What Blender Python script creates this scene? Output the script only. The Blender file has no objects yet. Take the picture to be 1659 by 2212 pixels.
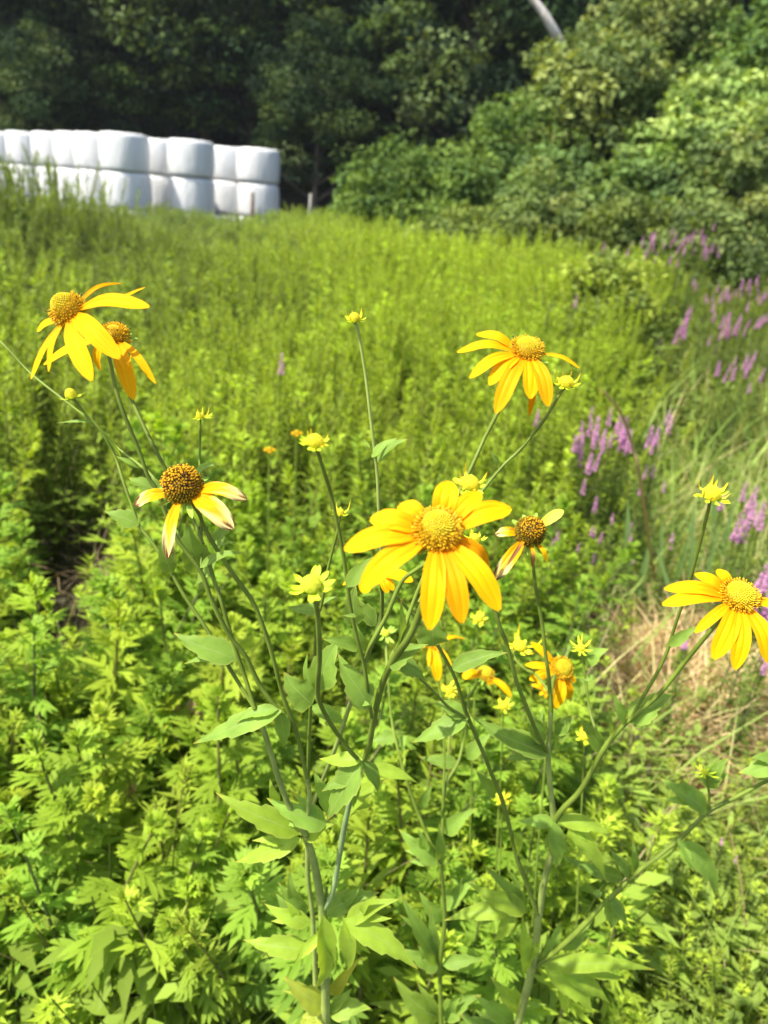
import bpy, math, random
import numpy as np
from mathutils import Vector, Matrix
R = math.radians
random.seed(7)
rng = np.random.default_rng(11)
scn = bpy.context.scene
COL = scn.collection

# ------------------------------------------------------------ camera, sky, sun, exposure
PW, PH, FPX = 1659.0, 2212.0, 1597.0
PITCH, ROLL = R(22.9), R(4.6)
CAM = np.array([0.0, 0.0, 1.65])
fw = np.array([0, math.cos(PITCH), -math.sin(PITCH)])
up0 = np.array([0, math.sin(PITCH), math.cos(PITCH)])
rt0 = np.array([1.0, 0, 0])
rt = math.cos(ROLL) * rt0 + math.sin(ROLL) * up0
up = -math.sin(ROLL) * rt0 + math.cos(ROLL) * up0
cam = bpy.data.cameras.new('camera'); cam_o = bpy.data.objects.new('camera', cam); COL.objects.link(cam_o)
cam.sensor_fit = 'VERTICAL'; cam.sensor_height = 36.0; cam.lens = 36.0 * FPX / PH
cam.clip_start = 0.02; cam.clip_end = 500
cam_o.matrix_world = Matrix(((rt[0], up[0], -fw[0], CAM[0]), (rt[1], up[1], -fw[1], CAM[1]), (rt[2], up[2], -fw[2], CAM[2]), (0, 0, 0, 1)))
cam.dof.use_dof = True; cam.dof.focus_distance = 0.60; cam.dof.aperture_fstop = 6.6
scn.camera = cam_o
SUN_EL = R(57)
SUN_DIR = np.array([-0.80, -0.42, 0.0]); SUN_DIR /= np.linalg.norm(SUN_DIR)
SUN = np.array([SUN_DIR[0] * math.cos(SUN_EL), SUN_DIR[1] * math.cos(SUN_EL), math.sin(SUN_EL)])
world = bpy.data.worlds.new("World"); scn.world = world; world.use_nodes = True
wn = world.node_tree.nodes; sky = wn.new('ShaderNodeTexSky'); sky.sky_type = 'NISHITA'; sky.sun_disc = False
sky.sun_elevation = SUN_EL; sky.sun_rotation = math.atan2(SUN_DIR[0], SUN_DIR[1])
sky.dust_density = 2.5
world.node_tree.links.new(sky.outputs[0], wn['Background'].inputs[0]); wn['Background'].inputs[1].default_value = 0.135
sl = bpy.data.lights.new('sun', 'SUN'); sl.energy = 4.6; sl.angle = R(0.6); sl.color = (1.0, 0.94, 0.82)
so = bpy.data.objects.new('sun', sl); COL.objects.link(so)
so.rotation_euler = Vector(SUN).to_track_quat('Z', 'Y').to_euler()
scn.view_settings.view_transform = 'Standard'; scn.view_settings.look = 'None'
scn.view_settings.exposure = 1.02; scn.view_settings.gamma = 1.0
scn.cycles.max_bounces = 6; scn.cycles.diffuse_bounces = 5; scn.cycles.transmission_bounces = 5; scn.cycles.glossy_bounces = 2
scn.cycles.use_adaptive_sampling = True

def pix(x, y):
    return fw + rt * ((x - PW / 2) / FPX) + up * ((PH / 2 - y) / FPX)
def P(x, y, r):                      # the point seen at that spot of the photo whose ground distance is r
    d = pix(x, y); return CAM + d * (r / d[1])
def Ph(x, y, h, rmax=30):            # ... whose height is h
    d = pix(x, y); s = d[2] / d[1]
    r = (CAM[2] - h) / max(-s, 1e-3); return CAM + d * (min(r, rmax) / d[1])
def mpp(p):                          # metres per photo pixel at p
    return float(np.dot(p - CAM, fw)) / FPX
def nrm(v): return v / (np.linalg.norm(v, axis=-1, keepdims=True) + 1e-12)

# ------------------------------------------------------------ tagging
def tag(o, label=None, cat=None, group=None, kind=None):
    if label: o['label'] = label
    if cat: o['category'] = cat
    if group: o['group'] = group
    if kind: o['kind'] = kind
    return o
def empty(name, loc=(0, 0, 0), rz=0.0):
    o = bpy.data.objects.new(name, None); COL.objects.link(o); o.location = loc; o.rotation_euler = (0, 0, rz)
    o.empty_display_size = .1; return o

# ------------------------------------------------------------ mesh building
class MB:
    def __init__(s): s.V = []; s.Q = []; s.C = []; s.L = []; s.n = 0
    def add(s, V, Q, C=(.5, .5, .5), L=None):
        V = np.asarray(V, float).reshape(-1, 3); Q = np.asarray(Q, np.int64).reshape(-1, 4)
        C = np.asarray(C, float)
        if C.ndim == 1: C = np.tile(C, (len(V), 1))
        if L is None: L = np.zeros((len(V), 3))
        s.V.append(V); s.Q.append(Q + s.n); s.C.append(C); s.L.append(np.asarray(L, float).reshape(-1, 3)); s.n += len(V)
    def arrays(s):
        return np.concatenate(s.V), np.concatenate(s.Q), np.concatenate(s.C), np.concatenate(s.L)
    def mesh(s, name, mat, smooth=True):
        V, Q, C, L = s.arrays()
        me = bpy.data.meshes.new(name)
        me.vertices.add(len(V)); me.vertices.foreach_set('co', V.astype(np.float32).ravel())
        me.loops.add(Q.size); me.loops.foreach_set('vertex_index', Q.astype(np.int32).ravel())
        me.polygons.add(len(Q)); me.polygons.foreach_set('loop_start', np.arange(0, Q.size, 4, dtype=np.int32))
        me.polygons.foreach_set('use_smooth', np.full(len(Q), smooth))
        a = me.attributes.new('Col', 'FLOAT_COLOR', 'POINT')
        a.data.foreach_set('color', np.concatenate([C, np.ones((len(C), 1))], 1).astype(np.float32).ravel())
        b = me.attributes.new('lc', 'FLOAT_VECTOR', 'POINT'); b.data.foreach_set('vector', L.astype(np.float32).ravel())
        me.update(calc_edges=True); me.validate()
        if mat: me.materials.append(mat)
        return me
    def build(s, name, mat, parent=None, smooth=True, origin=None):
        me = s.mesh(name, mat, smooth)
        if origin is not None:
            me.transform(Matrix.Translation(Vector(-np.asarray(origin, float))))
        o = bpy.data.objects.new(name, me); COL.objects.link(o)
        if origin is not None: o.location = Vector(np.asarray(origin, float))
        if parent is not None: o.parent = parent
        return o

def smooth_path(P_, n):
    P_ = np.asarray(P_, float)
    if len(P_) == 2:
        t = np.linspace(0, 1, n)[:, None]; return P_[0] * (1 - t) + P_[1] * t
    Q = np.vstack([2 * P_[0] - P_[1], P_, 2 * P_[-1] - P_[-2]])
    out = []
    ts = np.linspace(0, len(P_) - 1, n)
    for t in ts:
        i = min(int(t), len(P_) - 2); u = t - i
        a, b, c, d = Q[i], Q[i + 1], Q[i + 2], Q[i + 3]
        out.append(.5 * ((2 * b) + (c - a) * u + (2 * a - 5 * b + 4 * c - d) * u * u + (3 * b - a - 3 * c + d) * u ** 3))
    return np.array(out)
def tube(mb, pts, rad, n=8, col=(.1, .15, .03), rib=0.0):
    pts = np.asarray(pts, float); m = len(pts); rad = np.broadcast_to(np.asarray(rad, float), (m,))
    T = nrm(np.gradient(pts, axis=0)); ref = np.array([.13, .21, .97]) if abs(T[0][2]) < .9 else np.array([1., .1, 0])
    X = nrm(np.cross(T, ref)); Y = np.cross(T, X)
    a = np.linspace(0, 2 * math.pi, n, endpoint=False)
    rr = rad[:, None] * (1 + rib * (np.arange(n) % 2)[None, :])
    V = pts[:, None, :] + rr[..., None] * (np.cos(a)[None, :, None] * X[:, None, :] + np.sin(a)[None, :, None] * Y[:, None, :])
    i = np.arange(m - 1)[:, None]; j = np.arange(n)[None, :]
    Q = np.stack([i * n + j, i * n + (j + 1) % n, (i + 1) * n + (j + 1) % n, (i + 1) * n + j], -1)
    ln = np.concatenate([[0], np.cumsum(np.linalg.norm(np.diff(pts, axis=0), axis=1))])
    L = np.stack([np.broadcast_to(a[None] / 6.2832, (m, n)), np.broadcast_to(ln[:, None], (m, n)), np.zeros((m, n))], -1)
    c = np.asarray(col, float)
    if c.ndim == 2: c = np.repeat(c, n, axis=0)
    mb.add(V.reshape(-1, 3), Q.reshape(-1, 4), c, L.reshape(-1, 3))

def blades(mb, B, D, N, L, W, C, seg=1, droop=0.2, fold=.25, prof=None):
    """many narrow leaves at once: B base, D direction, N face normal, L length, W width, C colour"""
    B = np.asarray(B, float); n = len(B); D = nrm(np.asarray(D, float)); N = np.asarray(N, float)
    N = nrm(N - D * np.sum(N * D, -1, keepdims=True)); S = np.cross(D, N)
    L = np.broadcast_to(np.asarray(L, float), (n,)); W = np.broadcast_to(np.asarray(W, float), (n,))
    droop = np.broadcast_to(np.asarray(droop, float), (n,)); C = np.broadcast_to(np.asarray(C, float), (n, 3))
    if seg == 1:
        ts = [0, .45, 1]; ws = [.08, 1, .02]
    else:
        ts = [0, .25, .55, .8, 1]; ws = [.12, .8, 1, .6, .03]
    if prof is not None: ws = prof
    rows = []; lc = []
    rnd = rng.random(n)
    for t, w in zip(ts, ws):
        c = B + D * (L * t)[:, None] - N * (L * droop * t * t)[:, None]
        hw = (W * .5 * w)[:, None]
        up_ = N * (W * .5 * w * fold)[:, None]
        rows.append(np.stack([c - S * hw + up_, c, c + S * hw + up_], 1))
        lc.append(np.stack([np.stack([np.full(n, u), np.full(n, t), rnd], -1) for u in (-1, 0, 1)], 1))
    V = np.stack(rows, 1); Lc = np.stack(lc, 1); k = len(ts)      # n,k,3,3
    base = (np.arange(n) * k * 3)[:, None, None]
    i = np.arange(k - 1)[None, :, None]; j = np.arange(2)[None, None, :]
    q = base + i * 3 + j
    Q = np.stack([q, q + 1, q + 4, q + 3], -1)
    mb.add(V.reshape(-1, 3), Q.reshape(-1, 4), np.repeat(C, k * 3, axis=0), Lc.reshape(-1, 3))

# ------------------------------------------------------------ materials
def newmat(name):
    m = bpy.data.materials.new(name); m.use_nodes = True; m.node_tree.nodes.clear(); return m
def leaf_mat(name, trans=.35, rough=.5, spec=.35, hue_noise=.12, vein=None, tint=(1.35, 1.25, .45), scale=30., tex='obj', objrand=.0, ridge=False):
    m = newmat(name); nt = m.node_tree; N = nt.nodes; L = nt.links
    at = N.new('ShaderNodeAttribute'); at.attribute_name = 'Col'
    lc = N.new('ShaderNodeAttribute'); lc.attribute_name = 'lc'
    tc = N.new('ShaderNodeTexCoord'); nz = N.new('ShaderNodeTexNoise'); nz.inputs['Scale'].default_value = scale; nz.inputs['Detail'].default_value = 3
    L.new(tc.outputs['Object'], nz.inputs['Vector'])
    mr = N.new('ShaderNodeMapRange'); mr.inputs['From Min'].default_value = .3; mr.inputs['From Max'].default_value = .7
    mr.inputs['To Min'].default_value = 1 - hue_noise; mr.inputs['To Max'].default_value = 1 + hue_noise
    L.new(nz.outputs['Fac'], mr.inputs['Value'])
    mul = N.new('ShaderNodeVectorMath'); mul.operation = 'SCALE'; L.new(at.outputs['Color'], mul.inputs[0]); L.new(mr.outputs[0], mul.inputs['Scale'])
    col = mul.outputs[0]
    if objrand:
        oi = N.new('ShaderNodeObjectInfo'); r2 = N.new('ShaderNodeMapRange'); r2.inputs['To Min'].default_value = 1 - objrand; r2.inputs['To Max'].default_value = 1 + objrand
        L.new(oi.outputs['Random'], r2.inputs['Value']); mu = N.new('ShaderNodeVectorMath'); mu.operation = 'SCALE'
        L.new(col, mu.inputs[0]); L.new(r2.outputs[0], mu.inputs['Scale']); col = mu.outputs[0]
    height = None
    sp = N.new('ShaderNodeSeparateXYZ'); L.new(lc.outputs['Vector'], sp.inputs[0])
    def M(op, a, b=None, c=None, clamp=False):
        x = N.new('ShaderNodeMath'); x.operation = op; x.use_clamp = clamp
        for k, v in enumerate((a, b, c)):
            if v is None: continue
            if isinstance(v, (int, float)): x.inputs[k].default_value = v
            else: L.new(v, x.inputs[k])
        return x.outputs[0]
    if vein:
        au = M('ABSOLUTE', sp.outputs['X'])
        mid = M('SUBTRACT', 1.0, M('DIVIDE', au, .055), clamp=True)
        ph = M('FRACT', M('MULTIPLY', M('SUBTRACT', sp.outputs['Y'], M('MULTIPLY', M('POWER', au, .8), .24)), 7.0))
        sv = M('SUBTRACT', 1.0, M('DIVIDE', M('ABSOLUTE', M('SUBTRACT', ph, .5)), .055), clamp=True)
        sv = M('MULTIPLY', sv, M('SUBTRACT', .8, M('MULTIPLY', au, .6)))
        v = M('MAXIMUM', mid, M('MULTIPLY', sv, .75), clamp=True)
        mx = N.new('ShaderNodeMix'); mx.data_type = 'RGBA'
        L.new(M('MULTIPLY', v, .75), mx.inputs[0]); L.new(col, mx.inputs[6]); mx.inputs[7].default_value = (*vein, 1)
        col = mx.outputs[2]; height = M('MULTIPLY', v, -1.0)
        n2 = N.new('ShaderNodeTexNoise'); n2.inputs['Scale'].default_value = 900; L.new(tc.outputs['Object'], n2.inputs['Vector'])
        height = M('ADD', height, M('MULTIPLY', n2.outputs['Fac'], .7))
    if ridge:
        w = M('SINE', M('MULTIPLY', sp.outputs['X'], 34.0)); n3 = N.new('ShaderNodeTexNoise'); n3.inputs['Scale'].default_value = 60
        L.new(lc.outputs['Vector'], n3.inputs['Vector'])
        height = M('ADD', M('MULTIPLY', w, .5), n3.outputs['Fac'])
    bs = N.new('ShaderNodeBsdfPrincipled'); bs.inputs['Roughness'].default_value = rough; bs.inputs['Specular IOR Level'].default_value = spec
    L.new(col, bs.inputs['Base Color'])
    if height is not None:
        bp = N.new('ShaderNodeBump'); bp.inputs['Strength'].default_value = .25; bp.inputs['Distance'].default_value = .0004
        L.new(height, bp.inputs['Height']); L.new(bp.outputs[0], bs.inputs['Normal'])
    out = N.new('ShaderNodeOutputMaterial')
    if trans > 0:
        tr = N.new('ShaderNodeBsdfTranslucent'); tm = N.new('ShaderNodeVectorMath'); tm.operation = 'MULTIPLY'; tm.inputs[1].default_value = tint
        L.new(col, tm.inputs[0]); L.new(tm.outputs[0], tr.inputs['Color'])
        ms = N.new('ShaderNodeMixShader'); ms.inputs[0].default_value = trans; L.new(bs.outputs[0], ms.inputs[1]); L.new(tr.outputs[0], ms.inputs[2])
        L.new(ms.outputs[0], out.inputs[0])
    else: L.new(bs.outputs[0], out.inputs[0])
    return m
M_LEAF = leaf_mat('coneflower_leaf', trans=.45, rough=.5, spec=.2, vein=(.36, .46, .15), hue_noise=.16, scale=45, tint=(1.5, 1.3, .4))
M_PETAL = leaf_mat('petal', trans=.30, rough=.6, spec=.10, hue_noise=.03, tint=(1.1, .95, .6), ridge=True)
M_STEM = leaf_mat('stem', trans=0, rough=.5, spec=.22, hue_noise=.15, scale=60)
M_DISC = leaf_mat('disc', trans=.1, rough=.6, spec=.2, hue_noise=.12, scale=400, tint=(1.1, 1, .6))
M_WEED = leaf_mat('weed_leaf', trans=.45, rough=.55, spec=.14, hue_noise=.18, scale=1.6, tint=(1.3, 1.25, .4), objrand=.12)
M_GRASS = leaf_mat('grass_blade', trans=.38, rough=.5, spec=.18, hue_noise=.15, scale=2.0, tint=(1.3, 1.2, .5))
M_TREE = leaf_mat('tree_leaf', trans=.28, rough=.7, spec=.12, hue_noise=.25, scale=.55, tint=(1.3, 1.2, .4), objrand=.22)
M_FLOWER = leaf_mat('purple_flower', trans=.3, rough=.6, spec=.2, hue_noise=.15, scale=20, tint=(1.1, 1, 1.1))
def bark_mat(name, c1, c2, sc=6):
    m = newmat(name); nt = m.node_tree; N = nt.nodes; L = nt.links
    tc = N.new('ShaderNodeTexCoord'); mp = N.new('ShaderNodeMapping'); mp.inputs['Scale'].default_value = (1, 1, .2); nz = N.new('ShaderNodeTexNoise'); nz.inputs['Scale'].default_value = sc; nz.inputs['Detail'].default_value = 6
    L.new(tc.outputs['Object'], mp.inputs[0]); L.new(mp.outputs[0], nz.inputs['Vector'])
    cr = N.new('ShaderNodeValToRGB'); cr.color_ramp.elements[0].color = (*c1, 1); cr.color_ramp.elements[1].color = (*c2, 1); cr.color_ramp.elements[0].position = .35; cr.color_ramp.elements[1].position = .65
    L.new(nz.outputs['Fac'], cr.inputs[0]); b = N.new('ShaderNodeBsdfPrincipled'); b.inputs['Roughness'].default_value = .85
    L.new(cr.outputs[0], b.inputs['Base Color']); bp = N.new('ShaderNodeBump'); bp.inputs['Distance'].default_value = .03; L.new(nz.outputs['Fac'], bp.inputs['Height']); L.new(bp.outputs[0], b.inputs['Normal'])
    o = N.new('ShaderNodeOutputMaterial'); L.new(b.outputs[0], o.inputs[0]); return m
M_BARK = bark_mat('bark', (.045, .035, .028), (.12, .10, .08))
M_PALEBARK = bark_mat('pale_dead_wood', (.3, .28, .25), (.55, .52, .48))
M_POST = bark_mat('weathered_post', (.12, .07, .04), (.28, .2, .14), 12)
M_GROUND = bark_mat('soil', (.02, .022, .01), (.06, .055, .03), 4)
def wrap_mat():
    m = newmat('white_wrap'); nt = m.node_tree; N = nt.nodes; L = nt.links
    tc = N.new('ShaderNodeTexCoord'); mp = N.new('ShaderNodeMapping'); mp.inputs['Scale'].default_value = (7, 7, .8)
    nz = N.new('ShaderNodeTexNoise'); nz.inputs['Scale'].default_value = 2.2; nz.inputs['Detail'].default_value = 5; nz.inputs['Roughness'].default_value = .6
    L.new(tc.outputs['Object'], mp.inputs[0]); L.new(mp.outputs[0], nz.inputs['Vector'])
    n2 = N.new('ShaderNodeTexNoise'); n2.inputs['Scale'].default_value = 5; n2.inputs['Detail'].default_value = 6; L.new(mp.outputs[0], n2.inputs['Vector'])
    cr = N.new('ShaderNodeValToRGB'); cr.color_ramp.elements[0].color = (.56, .575, .58, 1); cr.color_ramp.elements[1].color = (.72, .725, .72, 1)
    L.new(n2.outputs['Fac'], cr.inputs[0])
    b = N.new('ShaderNodeBsdfPrincipled'); b.inputs['Roughness'].default_value = .38; b.inputs['Specular IOR Level'].default_value = .5
    L.new(cr.outputs[0], b.inputs['Base Color']); bp = N.new('ShaderNodeBump'); bp.inputs['Distance'].default_value = .035; bp.inputs['Strength'].default_value = .9
    L.new(nz.outputs['Fac'], bp.inputs['Height']); L.new(bp.outputs[0], b.inputs['Normal'])
    o = N.new('ShaderNodeOutputMaterial'); L.new(b.outputs[0], o.inputs[0]); return m
M_WRAP = wrap_mat()

# ------------------------------------------------------------ ground and added hillside
def ground_z(x, y):
    x = np.asarray(x, float); y = np.asarray(y, float)
    added_hill = np.clip(y - 29, 0, None) * .42 * np.clip((y - 29) / 8, 0, 1)  # rise added behind the wood to keep the gaps between crowns dark
    side = np.clip(x - 9, 0, None) * .12 * np.clip((y - 6) / 10, 0, 1)
    return .04 * np.sin(x * .9 + 1) * np.cos(y * .7) + added_hill + side
g = MB(); nx, ny = 161, 161
gx = np.sign(np.linspace(-1, 1, nx)) * np.abs(np.linspace(-1, 1, nx)) ** 2 * 160
gy = -60 + 220 * np.linspace(0, 1, ny)
X, Y = np.meshgrid(gx, gy); Z = ground_z(X, Y)
i, j = np.meshgrid(np.arange(nx - 1), np.arange(ny - 1)); q = j * nx + i
g.add(np.stack([X, Y, Z], -1).reshape(-1, 3), np.stack([q, q + 1, q + nx + 1, q + nx], -1).reshape(-1, 4))
go = g.build('ground', M_GROUND); tag(go, kind='structure')

# ------------------------------------------------------------ wrapped bales
def bale_mesh(seed):
    r_ = np.random.default_rng(seed); Rb, H, n = .625, 1.0, 56
    prof = [(0, 0), (.5, .0), (.57, .012), (.605, .04), (.618, .1), (.628, .3), (.634, .5), (.628, .7), (.618, .88), (.603, .95), (.57, .985), (.5, 1.0), (.25, 1.012), (0, 1.015)]
    a = np.linspace(0, 2 * math.pi, n, endpoint=False)
    wob = 1 + .012 * np.sin(2 * a + r_.random() * 6) + .008 * np.sin(5 * a + r_.random() * 6) + .004 * np.sin(13 * a + r_.random() * 6)
    V = []
    for k, (rr, z) in enumerate(prof):
        w = 1 + (wob - 1) * min(1, rr / .5) + .004 * r_.standard_normal(n) * (rr > .3)
        V.append(np.stack([rr * w * np.cos(a), rr * w * np.sin(a), np.full(n, z) + .006 * r_.standard_normal(n) * (.1 < rr < .62)], -1))
    V = np.array(V); m = len(prof); i = np.arange(m - 1)[:, None]; j = np.arange(n)[None]
    Q = np.stack([i * n + j, i * n + (j + 1) % n, (i + 1) * n + (j + 1) % n, (i + 1) * n + j], -1)
    b = MB(); b.add(V.reshape(-1, 3), Q.reshape(-1, 4)); return b.mesh('bale', M_WRAP)
bm_ = [bale_mesh(s) for s in range(4)]
stacks = [(560, 22.2), (495, 22.8), (414, 20.7), (348, 21.6), (273, 20.0), (214, 21.0), (172, 21.6), (125, 22.6), (67, 23.6), (14, 24.8), (-35, 26)]
ordn = ['first', 'second', 'third', 'fourth', 'fifth', 'sixth', 'seventh', 'eighth', 'ninth', 'tenth', 'eleventh']
laye = ['bottom', 'middle', 'top']
for k, (px, dist) in enumerate(stacks):
    dist *= 1.085; base = P(px, 380, dist)
    for l in range(3):
        o = bpy.data.objects.new('wrapped_bale', bm_[(k * 2 + l) % 4]); COL.objects.link(o)
        o.location = (base[0] + random.uniform(-.02, .02), dist + random.uniform(-.02, .02), -.06 + l * .935); o.scale = (random.uniform(.97, 1.035), random.uniform(.97, 1.035), .918)
        o.rotation_euler = (0, 0, random.uniform(0, 6.28))
        tag(o, 'white plastic wrapped bale, %s layer, %s stack from the end by the dark wood' % (laye[l], ordn[k]), 'hay bale', 'white wrapped bales stacked three high')
        if l == 1 and k in (5, 7):
            f = MB(); s_ = 1 if k == 5 else -.2
            n = 7; t = np.linspace(0, 1, n); w = np.linspace(-1, 1, 4)
            T, W_ = np.meshgrid(t, w, indexing='ij')
            ang = 2.6 if k == 5 else 2.2
            Vx = -.45 * T * (1 if k == 5 else .55) + .12 * W_ * (1 - .4 * T) + .18
            Vy = -.70 - .10 * np.sin(T * 3) - .05 * W_ * T
            Vz = .93 - .42 * T + .10 * W_ + .03 * np.sin(T * 7 + W_ * 2)
            i, j = np.meshgrid(np.arange(n - 1), np.arange(3), indexing='ij'); q = i * 4 + j
            f.add(np.stack([Vx, Vy, Vz], -1).reshape(-1, 3), np.stack([q, q + 1, q + 5, q + 4], -1).reshape(-1, 4))
            fo = f.build('torn_wrap', M_WRAP, o); fo.rotation_euler = (0, 0, -o.rotation_euler[2]); fo['label'] = 'loose torn flap of white wrap'
            md = fo.modifiers.new('t', 'SOLIDIFY'); md.thickness = .004

# ------------------------------------------------------------ posts beside the bales
for (px, y0, y1, r_, mt, lab) in [(545, 415, 470, 18.5, M_POST, 'weathered brown post standing in the weeds before the white bales'),
                                (671, 418, 470, 19.5, M_PALEBARK, 'short pale post in the weeds just beyond the end bale'),
                                (763, 432, 475, 19.0, M_PALEBARK, 'short pale stub beside the vine covered mound')]:
    t = P(px, y0, r_); b = MB(); pts = np.array([[t[0], t[1], 0], [t[0], t[1], t[2] * .5], [t[0] + .01, t[1], t[2]]])
    tube(b, smooth_path(pts, 6), [.05, .048, .047, .046, .045, .035], 9); tag(b.build('wooden_post', mt, origin=(t[0], t[1], 0)), lab, 'post')

# ------------------------------------------------------------ trees and shrubs
def crown_mb(seed, rx, ry, rz, nclump, per, leaf, cols, flat=.5, cz=0, shelf=False, bottom=-.6):
    r_ = np.random.default_rng(seed); b = MB()
    d = nrm(r_.standard_normal((nclump, 3))); d[:, 2] = np.where(d[:, 2] < bottom, -d[:, 2] * .5, d[:, 2])
    rad = r_.uniform(.45, 1.05, nclump) ** .6
    lump = 1 + .22 * np.sin(d[:, 0] * 4 + seed) * np.cos(d[:, 1] * 5 + d[:, 2] * 4)
    c = d * (rad * lump)[:, None] * np.array([rx, ry, rz])
    if shelf:
        t = r_.random(nclump); z = (t * 2 - 1) * rz; rr = (1 - t) ** .7 * .95 + .12
        a = r_.random(nclump) * 6.283; q_ = r_.uniform(.35, 1, nclump)
        c = np.stack([np.cos(a) * rr * rx * q_, np.sin(a) * rr * ry * q_, z - .25 * q_ * rr * rx], -1)
    c[:, 2] += cz
    cs = r_.uniform(.5, 1.2, nclump) * min(rx, rz) * .27
    ci = np.repeat(np.arange(nclump), per); n = len(ci)
    off = r_.standard_normal((n, 3)); off = off / (np.linalg.norm(off, axis=1, keepdims=True) + .4)
    off[:, 2] *= flat
    Pn = c[ci] + off * cs[ci][:, None] * 1.5
    N = nrm(off * .8 + nrm(r_.standard_normal((n, 3))) * .7 + np.array([0, 0, .7]))
    D = nrm(r_.standard_normal((n, 3)) + off * .6 - np.array([0, 0, .25]))
    cc = np.array(cols)[r_.integers(0, len(cols), nclump)][ci] * r_.uniform(.75, 1.25, (n, 1))
    s = leaf * r_.uniform(.6, 1.4, n)
    blades(b, Pn, D, N, s, s * .62, cc, seg=1, droop=.15)
    return b, c
def trunk_mb(h, r0, limbs, seed, lean=.1):
    r_ = np.random.default_rng(seed); b = MB()
    pts = np.array([[0, 0, -.2], [lean * .2, .05, h * .3], [lean * .5, -.05, h * .65], [lean, 0, h]])
    sp = smooth_path(pts, 12); tube(b, sp, np.linspace(r0, r0 * .3, 12), 9)
    for c in limbs:
        t = np.clip((c[2] / h) * .8, .2, .92); s = sp[int(t * 11)]
        mid = (s + c) / 2 + np.array([0, 0, -.05 * np.linalg.norm(c - s)])
        tube(b, smooth_path(np.array([s, mid, c]), 6), np.linspace(r0 * .35, r0 * .06, 6), 5)
    return b
def tree_proto(seed, kind):
    if kind == 'conifer':
        b, c = crown_mb(seed, 3.0, 3.0, 5.6, 150, 180, .19, [(.020, .046, .016), (.032, .062, .020), (.016, .035, .014), (.085, .14, .03)], flat=.28, cz=7.4, shelf=True); h = 12.5  # palette paints sunlit clumps and shaded pockets into the crown
    elif kind == 'broad':
        b, c = crown_mb(seed, 3.3, 3.0, 5.2, 130, 190, .20, [(.020, .046, .016), (.036, .07, .022), (.08, .125, .03), (.13, .18, .065), (.016, .034, .014)], flat=.5, cz=6.4); h = 9.5  # paler greens stand for lit clumps, near blacks for shade between them
    elif kind == 'sapling':
        b, c = crown_mb(seed, 1.5, 1.5, 2.4, 75, 95, .17, [(.060, .105, .038), (.085, .135, .045), (.045, .085, .035)], flat=.35, cz=4.2); h = 6.0
    return b.mesh('crown', M_TREE), trunk_mb(h, .22 if kind != 'sapling' else .08, c[::7], seed).mesh('trunk', M_BARK)
PT = {k: [tree_proto(s + 10 * q, k) for s in range(n)] for q, (k, n) in enumerate([('conifer', 3), ('broad', 3), ('sapling', 2)])}
def put_tree(kind, x, y, s, name, label, cat, group, sz=1.0):
    cm, tm = random.choice(PT[kind]); r = empty(name, (x, y, float(ground_z(x, y)) - .05), random.uniform(0, 6.28)); r.scale = (s, s, s * sz)
    tag(r, label, cat, group)
    for nm, me in (('trunk', tm), ('crown', cm)):
        o = bpy.data.objects.new(nm, me); COL.objects.link(o); o.parent = r
for k in range(13):                                        # front row of the wood
    x = -17 + k * 2.75 + random.uniform(-.5, .5)
    kind = 'broad' if k in (0, 1, 3, 4, 7, 9) else 'conifer'
    near_st = min(range(len(stacks)), key=lambda q: abs(P(stacks[q][0], 380, 32)[0] - x))
    zone = 'above the white bales' if x < -3.5 else ('over the dark gap beside the bales' if x < 2 else 'behind the green bushes')
    put_tree(kind, x, (32.5 if x < 0 else 30) + random.uniform(-1.2, 1.5), random.uniform(.85, 1.15), 'broadleaf_tree' if kind == 'broad' else 'conifer_tree',
             ('rounded dull green tree of the wood ' if kind == 'broad' else 'dark drooping needle tree of the wood ') + (zone if x >= -3.5 else 'above the %s bale stack from the dark end' % ordn[near_st]), 'tree', 'dark trees of the wood %s' % zone)
for row, (yy, n, x0, st) in enumerate([(34, 12, -20, 3.4), (39, 11, -22, 4.2)]):
    for k in range(n):
        put_tree('conifer' if (k + row) % 3 else 'broad', x0 + k * st + random.uniform(-.8, .8), yy + random.uniform(-1, 1), random.uniform(1.0, 1.35),
                 'forest_tree', 'deep shaded tree filling the back of the wood', 'tree', 'shaded trees at the back of the wood')
for (px, py, r_, s) in [(90, 235, 29.8, .55), (10, 215, 30.4, .6), (690, 200, 29.5, .62)]:
    p = P(px, py, r_); put_tree('broad', p[0], p[1], s, 'understory_tree', 'low green tree crown peeping over the bales at %s' % ('the leftmost bales' if px < 60 else 'the fourth bale gap' if px < 200 else 'the end bale'), 'tree', 'small trees right behind the bales')
def shrub(px_c, py_top, r_, wpx, label, cols, seed, leaf=.12, nclump=90, per=95, flat=.6, dep=1.0, name='leafy_shrub', cat='shrub', group='green shrubs along the edge of the wood', under=0.0):
    top = P(px_c, py_top, r_); m = mpp(top); rx = wpx * m / 2; gz = float(ground_z(top[0], top[1])); h = top[2] - gz
    rz = (h - under) / 2
    b, c = crown_mb(seed, rx, rx * dep, rz, nclump, per, leaf, cols, flat=flat, cz=under + rz, bottom=-.95)
    root = empty(name, (top[0], top[1], gz)); tag(root, label, cat, group)
    b.build('crown', M_TREE, root); trunk_mb(h * .7, .06, c[::6], seed, lean=.05).build('stems', M_BARK, root)
G1 = [(.15, .25, .05), (.20, .31, .06), (.10, .18, .045)]
G2 = [(.16, .23, .065), (.22, .29, .08), (.11, .16, .05), (.26, .31, .09)]
G3 = [(.18, .24, .05), (.23, .29, .055), (.12, .17, .045)]
G4 = [(.14, .23, .06), (.19, .28, .07), (.09, .15, .045)]
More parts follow.
